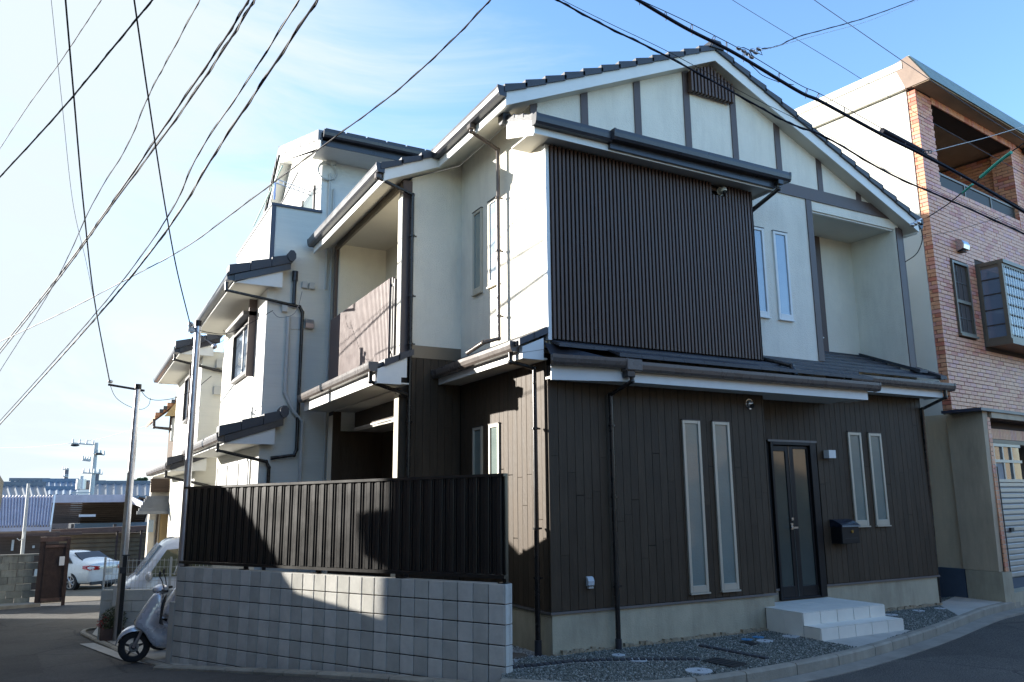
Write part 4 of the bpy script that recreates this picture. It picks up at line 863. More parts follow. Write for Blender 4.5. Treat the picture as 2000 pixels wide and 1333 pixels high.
# side lean-to eaves with heavy dark verge
def eave(Hh,yn,yf,xw,xo,zt,zo,tile=3,gm='gut_dark',soff='soffit'):
    """lean-to eave on a wall facing -X: xw wall, xo outer edge, zt top at wall, zo top at the outer edge"""
    dx=xw+.35-xo; dz=zt-zo
    b=MB(); b.prism([(xo,yn+.02,zo),(xw+.35,yn+.02,zt),(xw+.35,yn+.02,zt+.06),(xo,yn+.02,zo+.06)],(0,yf-yn-.02,0)); b.build('eave_roof','tile',Hh)
    for i in range(tile):
        f0,f1=i/tile,(i+1)/tile; xa,xb=xo+dx*f0,xo+dx*f1-.01; za,zb=zo+dz*f0,zo+dz*f1
        b=MB(); b.prism([(xa,yn-.03,za-.02),(xb,yn-.03,zb-.02),(xb,yn-.03,zb+.13),(xa,yn-.03,za+.16)],(0,.3,0)); b.build('verge_tile','tile',Hh)
    b=MB(); b.prism([(xw+.35+.08*math.cos(a)-.02,yn-.06,zt+.10+.11*math.sin(a)) for a in [R(22.5+45*k) for k in range(8)]],(0,.3,0)); b.build('ridge_end_tile','tile',Hh)
    b=MB(); b.prism([(xo+.1,yn,zo-.12),(xw+.33,yn,zt-.14),(xw+.33,yn,zt-.02),(xo+.1,yn,zo-.0)],(0,.03,0)); b.build('dark_verge_board','gut_dark',Hh)
    b=MB(); b.prism([(xo+.12,yn+.035,zo-.13),(xw+.2,yn+.035,zo-.13),(xw+.2,yn+.035,zt-.14)],(0,.04,0)); b.box(xo+.10,xo+.12,yn+.05,yf,zo-.14,zo-.02); b.build('white_barge','white',Hh)
    b=MB(); b.box(xo+.12,xw,yn+.08,yf,zo-.13,zo-.11); b.build('soffit',soff,Hh)
    gutter((xo+.10,yn+.04,zo+.02),(xo+.10,yf,zo+.02),.12,.12,gm,Hh,out=(-1,0,0))
eave(H2,6.05,YE-.05,XL,-2.78,5.98,5.62)
eave(H2,6.05,YE-.05,XL,-2.78,3.16,2.82,gm='gut_brown')
pipe([(-2.78,6.2,5.5),(-2.78,6.2,5.36),(-1.50,6.20,5.2),(-1.44,6.20,5.1),(-1.44,6.2,2.62),(-1.48,6.2,2.52),(-1.88,6.2,2.46)],.032,'pipe',H2)
pipe([(-2.76,6.2,2.7),(-2.76,6.2,2.58),(-1.95,6.2,2.40),(-1.90,6.2,2.3),(-1.90,6.2,.5)],.032,'pipe',H2)
pipe([(-1.68,6.23,5.0),(-1.68,6.23,3.62),(-1.52,6.2,3.28),(-1.36,6.2,3.12),(-1.36,6.2,.5)],.036,'pvc',H2)
b=MB(); b.tube([(-1.60,6.22,5.8),(-1.60,6.22,5.25)],.035,8); b.tube([(-1.60,6.22,5.86),(-1.60,6.22,5.68)],.055,10); b.build('stack_vent','gut_dark',H2)
b=MB(); b.tube([(-.93,6.24,7.0),(-.93,6.24,.4)],.016,6); b.tube([(-1.02,6.25,7.9),(-1.02,6.25,5.6)],.022,6); b.tube([(-.93,6.25,7.6),(-.93,6.25,5.6)],.020,6); b.build('conduit','pvc',H2)
b=MB(); 
for k in range(3): b.tube([(-1.08+(.16+.012*k)*math.cos(a),6.25-.02*k,7.93+(.16+.012*k)*math.sin(a)) for a in [2*math.pi*i/20 for i in range(21)]],.010,5,False)
b.build('cable_coil','pvc',H2)
for (px,py) in ((594,558),(608,560),(651,318),(555,604)):
    g=P(px,py,13); t=(6.27-CAM.y)/(g.y-CAM.y); p=CAM+(g-CAM)*t; b=MB(); b.box(p.x-.05,p.x+.05,6.2,6.275,p.z-.06,p.z+.06); b.build('junction_box','pvc',H2,.006)
v=thing('vent_hood','grey vent hood low on the shaded wall of the tall white house','vent',(-1.55,6.27,4.9)); b=MB(); b.prism([(-1.38,6.27,4.82),(-1.38,6.17,4.82),(-1.38,6.15,4.9),(-1.38,6.18,4.97),(-1.38,6.24,5.0),(-1.38,6.27,5.0)],(.15,0,0)); b.build('hood','galv',v); b=MB(); b.box(-1.65,-1.44,6.262,6.278,4.79,5.02); b.build('plate','pvc',v)
def box_window(Hh,x,y0,y1,z0,z1,nm='window'):
    b=MB(); d=.09
    for q in ((y0,y0+.06,z0,z1),(y1-.06,y1,z0,z1),(y0+.06,y1-.06,z1-.06,z1),(y0+.06,y1-.06,z0,z0+.06)): b.box(x-d,x,*q)
    f=b.build('window_frame','dwin',Hh)
    b=MB(); b.box(x-.03,x-.02,y0+.06,y1-.06,z0+.06,z1-.06); b.build('pane','wing',f)
    ym=(y0+y1)/2; b=MB(); b.box(x-.05,x-.031,ym-.03,ym+.03,z0+.06,z1-.06); b.box(x-.05,x-.031,y0+.06,y0+.11,z0+.06,z1-.06); b.build('sash','white',f)
    b=MB(); b.box(x-.14,x,y0-.05,y0-.0,z0-.1,z1+.4); b.build('window_surround','brown',Hh)
box_window(H2,XL-.012,7.25,9.2,4.12,5.15)
b=MB(); b.box(XL-.26,XL-.012,7.2,9.25,5.18,5.26); b.build('window_canopy','dwin',H2)
for y0 in (7.0,8.3,9.6):
    b=MB(); b.box(XL-.02,XL-.012,y0,y0+1.1,.6,2.45); b.build('ground_window','conc' if 0 else 'blind',H2)
    b=MB(); b.box(XL-.04,XL-.02,y0-.06,y0,.6,2.5); b.box(XL-.04,XL-.02,y0+1.1,y0+1.16,.6,2.5); b.box(XL-.04,XL-.02,y0,y0+1.1,2.45,2.5); b.build('window_frame','white',H2)
b=MB(); b.box(-1.182,-1.172,6.8,8.6,7.1,7.75); fw=b.build('terrace_window','frost',H2); b=MB(); b.box(-1.20,-1.172,6.72,6.8,7.1,7.8); b.box(-1.20,-1.172,7.65,7.7,7.1,7.8); b.build('window_frame','dwin',H2)
dr_=thing('drying_rack','folding aluminium laundry bracket with poles on the terrace of the white house','laundry rack',(-1.25,6.8,7.5))
b=MB(); b.tube([(-1.2,6.9,7.72),(-1.9,6.9,7.86)],.012,6); b.tube([(-1.2,6.9,7.64),(-1.9,6.9,7.78)],.012,6)
for k in range(7): b.tube([(-1.25-.1*k,6.9,7.65+.02*k),(-1.25-.1*k,6.9,7.73+.02*k)],.012,6)
b.build('bracket','galv',dr_); b=MB(); b.tube([(-1.55,6.6,7.95),(-1.55,9.3,7.62)],.014,6); b.build('pole','cableg',dr_); b=MB(); b.tube([(-1.85,6.6,8.02),(-1.85,9.3,7.66)],.014,6); b.build('pole',mat('pale_green_pole',(.35,.55,.5),.4),dr_)
b=MB(); b.tube([(-1.85,7.2,7.9),(-1.85,7.2,7.55)],.02,6); b.box(-1.95,-1.75,7.15,7.25,7.38,7.42); b.build('peg_hanger',mat('blue_peg',(.15,.3,.7),.5),dr_)
# ---------------- second white house ----------------
H3=thing('white_house','smaller white two storey house with black tile eaves beyond the tall white one','house',(-2,12.3,-.8))
Y3,X3=12.1,-2.36
b=MB(); b.box(X3,3,Y3,17.4,1.35,5.3); b.build('wall','wsiding2',H3); b=MB(); b.box(X3,3,14.0,17.4,-1.5,1.349); b.build('lower_wall','wsiding2',H3)
for i in range(24):
    z=1.7+i*.15; piece('lap_board','wsiding',H3,T(X3-.006,(Y3+17.4)/2,z+.075),(.012,5.28,.146))
eave(H3,11.85,17.4,X3,-3.02,5.62,5.28); eave(H3,11.85,17.4,X3,-3.02,2.92,2.56,gm='gut_brown')
pipe([(-3.0,12.0,5.15),(-3.0,12.0,5.02),(-2.1,12.05,4.85),(-1.8,12.05,4.8)],.035,'pipe',H3); pipe([(-3.0,12.0,2.44),(-3.0,12.0,2.3),(-2.1,12.05,2.1),(-1.8,12.05,2.0)],.035,'pipe',H3)
box_window(H3,X3-.012,13.3,14.7,3.75,4.95)
for (x,z) in ((-1.98,5.0),(-2.0,4.35)): b=MB(); b.box(x-.08,x+.08,Y3-.08,Y3,z-.1,z+.1); b.build('junction_box','pvc',H3)
# ---------------- old brown house ----------------
H4=thing('old_house','old brown timber house with orange eave and grey meter box beyond the white houses','house',(-2.6,19,-1.2))
def at_y(px,py,y): r=FW+RT*((px-1000)/FPX)-UP*((py-666.5)/FPX); return CAM+r*((y-CAM.y)/r.y)
wx4=at_y(344,850,18.6).x; e0=at_y(303,812,18.2); e1=at_y(357,768,18.2)
b=MB(); b.box(wx4,3,18.6,21,-1.6,e1.z-.1); b.build('wall','oldwood',H4)
b=MB(); b.prism([(e0.x,18.2,e0.z-.1),(e1.x+.4,18.2,e1.z+.18),(e1.x+.4,18.2,e1.z+.3),(e0.x,18.2,e0.z)],(0,3.5,0)); b.build('roof','terra',H4)
b=MB(); b.prism([(e0.x+.25,18.16,e0.z-.02),(e1.x,18.16,e0.z+.02),(e1.x,18.16,e1.z-.04)],(0,.05,0)); b.build('gable_board','ochre',H4)
for i in range(7):
    f=i/7; x=e0.x+(e1.x-e0.x)*f; z=e0.z+(e1.z-e0.z)*f; b=MB(); b.box(x,x+.11,18.13,18.25,z-.02,z+.09); b.build('verge_tile','tile' if i%3 else 'terra',H4)
pipe([(e0.x-.02,18.25,e0.z-.1),(e0.x,18.25,e0.z-.35),at_y(330,838,18.5),at_y(345,842,18.58)],.045,'dwin',H4)
a,c=at_y(333,862,18.4),at_y(344,816,18.4); b=MB(); b.box(a.x,c.x+.1,18.35,18.59,a.z,c.z); b.build('meter_box','pvc',H4,.02)
a,c=at_y(346,925,18.5),at_y(352,852,18.5); b=MB(); b.box(a.x,c.x,18.5,18.6,a.z,c.z); b.build('window_frame','rust2',H4)
# small house with dark shutter and yellow door
H5=thing('small_house','small low house with dark shutter, grey awning and ochre door behind the van','house',(-3,18,-1.3))
def at_y(px,py,y): r=FW+RT*((px-1000)/FPX)-UP*((py-666.5)/FPX); return CAM+r*((y-CAM.y)/r.y)
def yr(b,px0,px1,py0,py1,y,dep):
    a=at_y(px0,py1,y); c=at_y(px1,py0,y); b.box(a.x,c.x,y,y+dep,a.z,c.z); return a,c
b=MB(); yr(b,283,366,928,1120,18.0,.55); b.build('wall','cream',H5)
b=MB(); yr(b,294,331,935,962,17.9,.1); b.build('shutter_box','oldwood',H5)
for i in range(6):
    b=MB(); yr(b,294,331,936+i*4.4,939.6+i*4.4,17.86,.04); b.build('shutter_slat','oldwood',H5)
a=at_y(286,966,17.9); c=at_y(350,1000,17.3)
for i in range(6):
    f=i/6; b=MB(); za=a.z+(c.z-a.z)*f; b.box(a.x-.05*i,c.x+.6,17.9-.12*i,17.9-.12*i+.14,za-.14,za-.05); b.build('awning_board','jtile',H5)
b=MB(); yr(b,309,336,1001,1068,17.95,.05); b.build('yellow_door','ochre',H5)
b=MB(); yr(b,336,343,998,1068,17.9,.09); yr(b,303,308,998,1100,17.9,.09); b.build('door_post','oldwood',H5)
b=MB(); yr(b,289,301,1016,1040,17.85,.1); b.build('narrow_window','frostL',H5)
# ---------------- unseen buildings across the street, outlines shaped to cast shadows ----------------
SH=Vector((-.71,.704,0))
def acrosspoly(pts,x=-6.5): return [(x,y,z) for y,z in pts]
A=thing('shadow_caster_shed','unseen low grey shed across the street, outline shaped to cast shadows','shed',(-6.7,8,-.6))
b=MB(); b.prism(acrosspoly([(5.4,-1.5),(17.5,-1.8),(17.5,2.3),(14,2.6),(10.2,3.3),(7.85,3.35),(7.21,3.08),(6.94,2.74),(6.63,2.22),(6.43,1.89),(6.08,1.90),(5.4,1.88)]),SH*2.6); b.build('wall','oldblock',A)  # stepped outline bounds the sun patch on fence and block wall
b=MB(); b.prism(acrosspoly([(7.9,3.36),(10.2,3.31),(10.2,3.39),(7.9,3.44)]),SH*2.6); b.build('roof','jtile',A)
A=thing('shadow_caster_house','unseen two storey house across the street, placed to cast shadows','house',(-6.9,-2,-.2))
b=MB(); b.prism(acrosspoly([(5.80,-1.5),(5.80,6.2),(-16,6.2),(-16,-1.5)]),SH*5); b.build('wall','brickfar',A)  # unseen mass whose end closes the right edge of the sun patch
b=MB(); b.prism(acrosspoly([(5.80,6.21),(5.80,6.3),(-16,6.3),(-16,6.21)]),SH*5); b.build('roof','jtile',A)
b=MB(); b.prism(acrosspoly([(5.80,2.62),(5.98,2.72),(6.02,3.0),(5.80,3.12)]),SH*.8); b.build('shadow_spike','dwin',A)  # added box, only shapes a spike in the shadow edge on the fence
for y in (-12,-8,-4,0,3.5):
    b=MB(); b.box(-6.49,-6.46,y,y+1.4,3.6,4.9); b.build('window','dglass',A); b=MB(); b.box(-6.49,-6.46,y,y+1.2,.6,1.9); b.build('window','dglass',A)
# the row of houses behind the viewer, mirrored in panes
A=thing('terrace_row','dark boarded row of houses across the road behind the viewer','house',(4,-16,0))
b=MB(); b.box(-3,75,-24,-15.5,-.2,6.2); b.build('wall',mat('tan_facade',(.26,.19,.12),.9),A)
b=MB(); b.prism([(-3.3,-15.0,6.1),(-3.3,-24.5,6.1),(-3.3,-19.7,8.2)],(78.6,0,0)); b.build('roof','jtile',A)
for i in range(20):
    for z in (.9,3.7): b=MB(); b.box(-1.5+i*3.4,.2+i*3.4,-15.5,-15.46,z,z+1.4); b.build('window','dglass',A)
# ---------------- poles ----------------
def proj(p):
    v=Vector(p)-CAM; zc=v.dot(FW); return 1000+FPX*v.dot(RT)/zc,666.5-FPX*v.dot(UP)/zc,zc
def zfor(x,y,py):
    lo,hi=-5,20
    for _ in range(40):
        m=(lo+hi)/2
        if proj((x,y,m))[1]>py: lo=m
        else: hi=m
    return lo
p1=P(366,941,13); z1=zfor(p1.x,p1.y,627)
pl=thing('steel_pole','plain steel service pole with dark cap rising behind the left end of the dark fence','pole',(p1.x,p1.y,gz(p1.y)),'slim steel service poles')
b=MB(); b.tube([(p1.x,p1.y,gz(p1.y)-.1),(p1.x,p1.y,z1-.08)],[.066,.052],14); b.build('shaft','galv',pl); b=MB(); b.tube([(p1.x,p1.y,z1-.1),(p1.x,p1.y,z1)],.058,14); b.build('cap','blk',pl)
b=MB(); b.box(p1.x-.16,p1.x-.05,p1.y-.03,p1.y+.03,z1-.2,z1-.12); b.sphere((p1.x-.13,p1.y-.04,z1-.08),.045,8,6); b.sphere((p1.x-.10,p1.y-.02,z1-.2),.04,8,6); b.build('insulator','pvc',pl)
b=MB(); b.tube([(p1.x+.25,p1.y-.1,z1-.42),(p1.x+.06,p1.y,z1-.25)],.012,6); b.sphere((p1.x+.27,p1.y-.1,z1-.44),.05,8,6); b.build('cable_clamp','galv',pl)
p2=Vector((-3.9,8.95,0)); z2=zfor(p2.x,p2.y,751)
pl2=thing('steel_pole','taller steel service pole with a crossarm standing beside the planter','pole',(p2.x,p2.y,gz(8.95)),'slim steel service poles')
b=MB(); b.tube([(p2.x,p2.y,gz(8.95)-.1),(p2.x,p2.y,z2-.1)],[.075,.055],14); b.build('shaft','galv',pl2); b=MB(); b.tube([(p2.x,p2.y,z2-.1),(p2.x,p2.y,z2)],.062,14); b.build('cap','blk',pl2)
a=P(212,747,15.4); b=MB(); b.tube([(a.x,a.y,z2-.01),(p2.x+.12,p2.y,z2-.12)],.022,6); b.build('crossarm','dwin',pl2)
b=MB(); b.sphere((a.x+.03,a.y,z2+.05),.05,8,6,sz=.7); b.build('insulator','pvc',pl2)
bk=thing('black_post','thin black post with lamp bracket and white sign board in front of the steel pole','post',(p2.x+.0,8.6,gz(8.6)))
q=P(232,1240,14.1); zt=zfor(q.x,q.y,1086); b=MB(); b.box(q.x-.035,q.x+.035,q.y-.03,q.y+.03,gz(q.y)-.1,zt); b.build('post','blk',bk)
b=MB(); b.box(q.x-.075,q.x+.02,q.y-.06,q.y-.03,zfor(q.x,q.y,1120),zfor(q.x,q.y,1108)); b.box(q.x-.05,q.x+.08,q.y-.02,q.y+.02,zt,zt+.02); b.build('bracket','dplast',bk)
sa,sb=P(218,1184,14.0),P(230,1145,14.0); b=MB(); b.box(sa.x,sb.x,sa.y-.03,sa.y-.015,sa.z,sb.z); b.build('white_board','pad',bk,.005)
# low neighbour wall, mesh fence, planter
q0,q1=P(201,1152,15),P(300,1150,15.0); wx=thing('low_block_wall','low grey block wall with wire mesh fence on top, behind the scooter','wall',(q0.x,q0.y,gz(q0.y)))
dv=Vector((q1.x-q0.x,q1.y-q0.y,0)); Lw=dv.length+1.6; dv.normalize(); nv=Vector((-dv.y,dv.x,0)); top=q0.z
for r_ in range(5):
    for i in range(7):
        o_=i*.40-(.2 if r_%2 else 0); 
        if o_<0 and r_%2: o_,wd=0,.196
        else: wd=.396
        c=Vector((q0.x,q0.y,0))+dv*(o_+wd/2); piece('block','blockA',wx,T(c.x,c.y,top-.1-r_*.2)@RZ(math.atan2(dv.y,dv.x)),(wd,.12,.194),.004)
mf=thing('mesh_fence','white wire mesh fence panel standing on the low block wall','fence',(q0.x,q0.y,top))
b=MB(); hM=.56
for i in range(int(Lw/.075)):
    c=Vector((q0.x,q0.y,0))+dv*(i*.075); b.tube([(c.x,c.y,top),(c.x,c.y,top+hM)],.0035,4)
for k in range(5):
    c=Vector((q0.x,q0.y,0)); e=c+dv*Lw; z=top+.03+k*.125; b.tube([(c.x,c.y,z),(e.x,e.y,z)],.0035,4)
b.build('mesh','pvc',mf)
for s_ in (0,1.25,2.5):
    b=MB(); c=Vector((q0.x,q0.y,0))+dv*s_; b.tube([(c.x,c.y,top),(c.x,c.y,top+hM+.03)],.02,8); b.build('mesh_post','pvc',mf)
pq=P(207,1244,14.6); plr=thing('planter','brick edged planter with a small dark shrub and red flowers at the wall foot','planter',(pq.x,pq.y,gz(pq.y)))
gq=gz(pq.y); b=MB(); b.box(pq.x-.10,pq.x+.30,pq.y-.1,pq.y+.25,gq-.1,gq+.24); b.build('box','rust2',plr,.01)
def leaves(c,rad,n,m,name,par,size=.04,sq=(1,1,1),clump=None):
    vs=[];fs=[]
    for i in range(n):
        if clump: cc=random.choice(clump)
        else: cc=(0,0,0,1)
        d=Vector((random.gauss(0,1),random.gauss(0,1),random.gauss(0,1))).normalized()*(random.random()**.4)*cc[3]
        p=Vector(c)+Vector(((cc[0]+d.x)*rad*sq[0],(cc[1]+d.y)*rad*sq[1],(cc[2]+d.z)*rad*sq[2]))
        u_=Vector((random.gauss(0,1),random.gauss(0,1),random.gauss(0,1))).normalized(); v_=u_.orthogonal().normalized(); s=size*random.uniform(.6,1.4); k=len(vs)
        vs+=[p-u_*s,p+v_*s*.5,p+u_*s,p-v_*s*.5]; fs.append((k,k+1,k+2,k+3))
    b=MB(); b.v=vs; b.f=fs; return b.build(name,m,par,smooth=False)
leaves((pq.x+.1,pq.y+.05,gq+.38),.24,900,'leaf','shrub',plr,.022); leaves((pq.x-.08,pq.y-.03,gq+.36),.13,60,'redleaf','flowers',plr,.018)
# the concrete forecourt where the scooters stand
b=MB(); fp=[tuple(GG(*q)[:2]) for q in [(352,1306),(300,1293),(262,1281),(215,1259),(180,1242),(190,1228)]]+[(-3.2,12.0),(-2.0,11),(-2.0,6.2),(-2.6,3.9)]
vs=[Vector((x,y,gz(y)+.03)) for x,y in fp]; b.v=vs; b.f=[tuple(range(len(fp)))]; struct(b.build('forecourt','pad'))
KF=[(352,1309),(330,1304),(300,1296),(262,1284),(215,1262),(178,1245),(166,1238),(172,1233),(190,1230)]
pts=resample(catmull([Vector((*GG(*q)[:2],0)) for q in KF],5),.1); cur=[pts[0]]
for p in pts[1:]:
    cur.append(p)
    if len(cur)==9 or p is pts[-1]: kerbstone(list(reversed(cur)),zf=lambda p:gz(p.y)+.045,w=.09); cur=[p]
# ---------------- scooters ----------------
def scooter(name,label,X,windshield=False,sc_=1.0):
    o0=X@Vector((0,0,0)); S=thing(name,label,'scooter',o0)
    X=X@Matrix.Scale(sc_,4)
    def B(): return MB(X)
    def wheel(xc):
        b=B(); n=28; ring=[]
        for i in range(n+1):
            a=2*math.pi*i/n; ring.append([(xc+(r_)*math.cos(a),y_,.215+(r_)*math.sin(a)) for r_,y_ in ((.135,-.04),(.165,-.05),(.20,-.04),(.215,-.012),(.215,.012),(.20,.04),(.165,.05),(.135,.04))])
        b.loft(ring,False); b.sm=True; w_=b.build('tyre','tyre',S,smooth=True)
        b=B(); 
        for i in range(5):
            a=2*math.pi*i/5+.3; b.tube([(xc,-.02,.215),(xc+.14*math.cos(a),-.02,.215+.14*math.sin(a))],[.022,.013],6)
        b.cyl((xc,-.05,.215),(0,1,0),.035,.10,12); 
        ring=[]
        for i in range(n+1):
            a=2*math.pi*i/n; ring.append([(xc+r_*math.cos(a),y_,.215+r_*math.sin(a)) for r_,y_ in ((.125,-.035),(.14,-.035),(.14,.035),(.125,.035))])
        b.loft(ring,False); b.build('rim','dplast',S)
        b=B(); b.cyl((xc,-.034,.215),(0,-1,0),.07,.006,18); b.build('brake_disc','chrome',S)
    wheel(0); wheel(1.24)
    b=B(); b.tube([(-.0,-.07,.215),(.10,-.07,.46)],.022,8); b.tube([(0,.07,.215),(.10,.07,.46)],.022,8); b.tube([(.10,0,.44),(.27,0,.86)],.03,8); b.build('front_fork','galv',S)
    # fender: curved beak over the wheel
    rr=[]; 
    for i in range(9):
        a=R(168-i*17); r0=.245; w_=.035+.05*math.sin(math.pi*min(1,(i+1.2)/8)); xx=r0*math.cos(a); zz=.225+r0*math.sin(a)
        rr.append([(xx,-w_,zz-.03),(xx,-w_*.8,zz+.02),(xx,0,zz+.045),(xx,w_*.8,zz+.02),(xx,w_,zz-.03)])
    b=B(); b.loft(rr,False); b.f=[tuple(f) for f in b.f]; b.sm=True; o=b.build('front_fender','silver',S,smooth=True); md=o.modifiers.new('t','SOLIDIFY'); md.thickness=.012
    # front apron and lower cowl : one curved shell
    prof=[(-.05,.50),(.0,.62),(.08,.76),(.17,.90),(.25,1.0),(.33,.98),(.36,.90),(.30,.74),(.27,.58),(.31,.44),(.42,.35),(.85,.33),(.85,.22),(.45,.17),(.30,.19),(.21,.27),(.15,.38),(.08,.46)]
    rr=[]
    for y,k in ((-.20,.62),(-.19,.86),(-.12,.98),(0,1.0),(.12,.98),(.19,.86),(.20,.62)):
        cx,cz=.30,.55; rr.append([(cx+(px_-cx)*(k if px_<.30 else 1),y,cz+(pz_-cz)*(.5+.5*k)) for px_,pz_ in prof])
    b=B(); b.loft(rr); b.build('front_apron','silver',S,smooth=True,subd=1)
    b=B(); b.box(.30,.84,-.16,.16,.335,.352); b.build('floorboard','dplast',S)
    b=B(); b.box(-.02,.03,-.05,.05,.52,.60); b.build('horn_grille','dplast',S,.01)
    rr=[]
    for x,z,w_ in ((.39,.95,.12),(.345,.76,.19),(.315,.58,.20),(.35,.44,.19),(.44,.38,.17),(.75,.37,.16)): rr.append([(x-.03,-w_,z-.02),(x+.02,-w_,z+.01),(x+.02,w_,z+.01),(x-.03,w_,z-.02)])
    b=B(); b.loft(rr); b.build('leg_shield','dplast',S,smooth=True,subd=1)
    # rear body
    rr=[]
    for x,z0,z1,w_ in ((.70,.24,.50,.13),(.82,.26,.70,.17),(1.0,.30,.74,.19),(1.25,.42,.76,.17),(1.5,.58,.78,.12),(1.62,.68,.76,.05)): rr.append([(x,-w_*.6,z0),(x,-w_,(z0+z1)/2),(x,-w_*.8,z1),(x,w_*.8,z1),(x,w_,(z0+z1)/2),(x,w_*.6,z0)])
    b=B(); b.loft(rr); b.build('rear_body','silver',S,smooth=True,subd=1)
    rr=[]
    for x,z1,w_,t in ((.68,.70,.10,.05),(.80,.75,.14,.07),(1.05,.77,.15,.08),(1.3,.82,.15,.07),(1.5,.83,.10,.04)): rr.append([(x,-w_,z1),(x,-w_*.8,z1+t),(x,w_*.8,z1+t),(x,w_,z1)])
    b=B(); b.loft(rr); b.build('seat','dplast',S,smooth=True,subd=1)
    # handlebar cowl, grips, mirrors
    b=B(); b.sphere((.30,0,1.0),.10,12,8,sx=1.1,sy=1.5,sz=.75); b.build('handlebar_cowl','silver',S)
    b=B(); b.sphere((.215,0,1.0),.055,12,8,sx=.5,sy=1.6,sz=.8); b.build('headlamp','frostL',S)
    b=B(); b.tube([(.34,-.15,1.0),(.42,-.32,1.0)],.018,8); b.tube([(.34,.15,1.0),(.42,.32,1.0)],.018,8); b.tube([(.33,-.2,1.0),(.29,-.33,.985)],.007,5); b.build('grips','dplast',S)
    b=B(); b.sphere((.12,-.155,.62),.03,8,6,sz=.6); b.build('indicator','amber',S)
    for s in (-1,1):
        b=B(); b.tube([(.36,s*.16,1.02),(.33,s*.24,1.14),(.30,s*.26,1.2)],.007,6); b.sphere((.30,s*.27,1.24),.06,10,7,sx=.3,sy=1,sz=.75); b.build('mirror','dplast',S)
    if windshield:
        rr=[]
        for i in range(7):
            y=-.22+.44*i/6; bow=-.10*math.cos(math.pi*(i-3)/7); rr.append([(.20+bow,y,1.03),(.26+bow,y,1.22),(.34+bow,y,1.36-.05*abs(i-3)/3)])
        b=B(); b.loft(rr,False); o=b.build('windscreen','vglass',S,smooth=True)
        o.data.materials.clear(); m=glassmat('clear_screen',(.5,.55,.6),.03,.9); o.data.materials.append(m); md=o.modifiers.new('t','SOLIDIFY'); md.thickness=.004
    return S
w1=P(260,1288,11.45); gzz=gz(w1.y)+.01
scooter('motor_scooter','silver motor scooter with dark leg shield parked by the left end of the block wall',T(w1.x,w1.y,gzz)@RZ(R(-11)))
w2=P(316,1250,12.6); scooter('motor_scooter','larger silver scooter with a clear windscreen, half hidden behind the block wall',T(w2.x,w2.y+.1,gz(w2.y)+.03)@RZ(R(-2)),True,1.12)
# ---------------- cars ----------------
def carbody(X,st,m,par,name='body'):
    """st: stations (x, halfwidth_low, z_low, halfwidth_mid, z_mid, halfwidth_belt, z_belt, halfwidth_top, z_top)"""
    b=MB(X); rr=[]
    for x,w0,z0,w1,zm,w2,zb,w3,zt in st:
        h=[(w0*.7,z0),(w0,z0+.05),(w1,zm),(w1*.99,(zm+zb)/2),(w2,zb),((w2+w3)/2,(zb+zt)/2) ,(w3,zt-.03 if zt>zb+.1 else zt-.005),(w3*.6,zt+.01)]
        rr.append([(x,y,z) for y,z in h]+[(x,-y,z) for y,z in reversed(h)])
    b.loft(rr); o=b.build(name,m,par,smooth=True,subd=2); return o
def wheelc(X,x,y,r,par,side):
    b=MB(X); b.cyl((x,y,r),(0,side,0),r,-.2,28); w_=b.build('tyre','tyre',par)
    b=MB(X); b.cyl((x,y+.005*side,r),(0,side,0),r*.70,-.02,24); b.build('rim_well','dplast',w_); 
    b=MB(X)
    for i in range(7):
        a=2*math.pi*i/7; b.tube([(x,y+.012*side,r),(x+r*.66*math.cos(a),y+.012*side,r+r*.66*math.sin(a))],[.035,.022],6)
    ring=[]
    for i in range(25):
        a=2*math.pi*i/24; ring.append([(x+q*r*math.cos(a),y+d*side,r+q*r*math.sin(a)) for q,d in ((.64,.0),(.64,.02),(.72,.02),(.72,.0))])
    b.loft(ring,False); b.build('rim','rim',w_)
# sedan: local x forward, y left; origin at rear centre on the ground
sw=P(141,1152,31); hd=R(90+38); gs=gz(sw.y)
CX=T(sw.x,sw.y,gs)@RZ(hd)@T(-.95,-.78,0)
cs=thing('parked_sedan','white sedan seen from behind with red tail lamp, parked beyond the rusty gate','car',tuple(CX@Vector((2.4,0,0))))
carbody(CX,[(0,.70,.30,.78,.55,.74,.92,.70,1.0),(.10,.80,.24,.86,.55,.82,.95,.74,1.06),(.55,.86,.22,.90,.55,.86,.98,.72,1.08),(1.15,.88,.22,.91,.55,.86,.98,.62,1.34),(1.75,.88,.22,.91,.55,.86,.97,.60,1.48),(2.6,.88,.22,.91,.55,.86,.96,.60,1.50),(3.2,.88,.22,.91,.55,.86,.95,.62,1.34),(3.75,.88,.22,.90,.52,.84,.92,.76,.98),(4.4,.84,.24,.87,.5,.78,.84,.66,.88),(4.72,.62,.30,.70,.48,.62,.66,.5,.70)],'carwhite',cs)
b=MB(CX); q=[(.63,y,1.065) for y in (.66,-.66)]+[(1.30,y,1.405) for y in (-.56,.56)]; b.prism(q,(-.02,0,.03)); b.build('rear_window','cglass',cs)
b=MB(CX); b.prism([(1.0,.80,1.03),(1.45,.69,1.33),(2.0,.66,1.40),(2.7,.66,1.40),(3.3,.78,1.03)],(0,.055,.02)); b.build('side_window','cglass',cs)
for s in (1,-1):
    b=MB(CX); b.prism([(-.01,s*.42,.80),(-.02,s*.42,.93),(.10,s*.80,.98),(.36,s*.90,.97),(.34,s*.91,.86),(.06,s*.84,.80)],(-.02,s*.012,0)); b.build('tail_lamp','red',cs,.004)
b=MB(CX); b.box(-.045,-.02,-.17,.17,.66,.82); b.build('number_plate','pad',cs)
b=MB(CX); b.box(-.05,-.02,-.5,.5,.87,.89); b.build('boot_trim','chrome',cs); b=MB(CX); b.box(-.02,.1,-.72,.72,.24,.36); b.build('bumper_valance','dplast',cs)
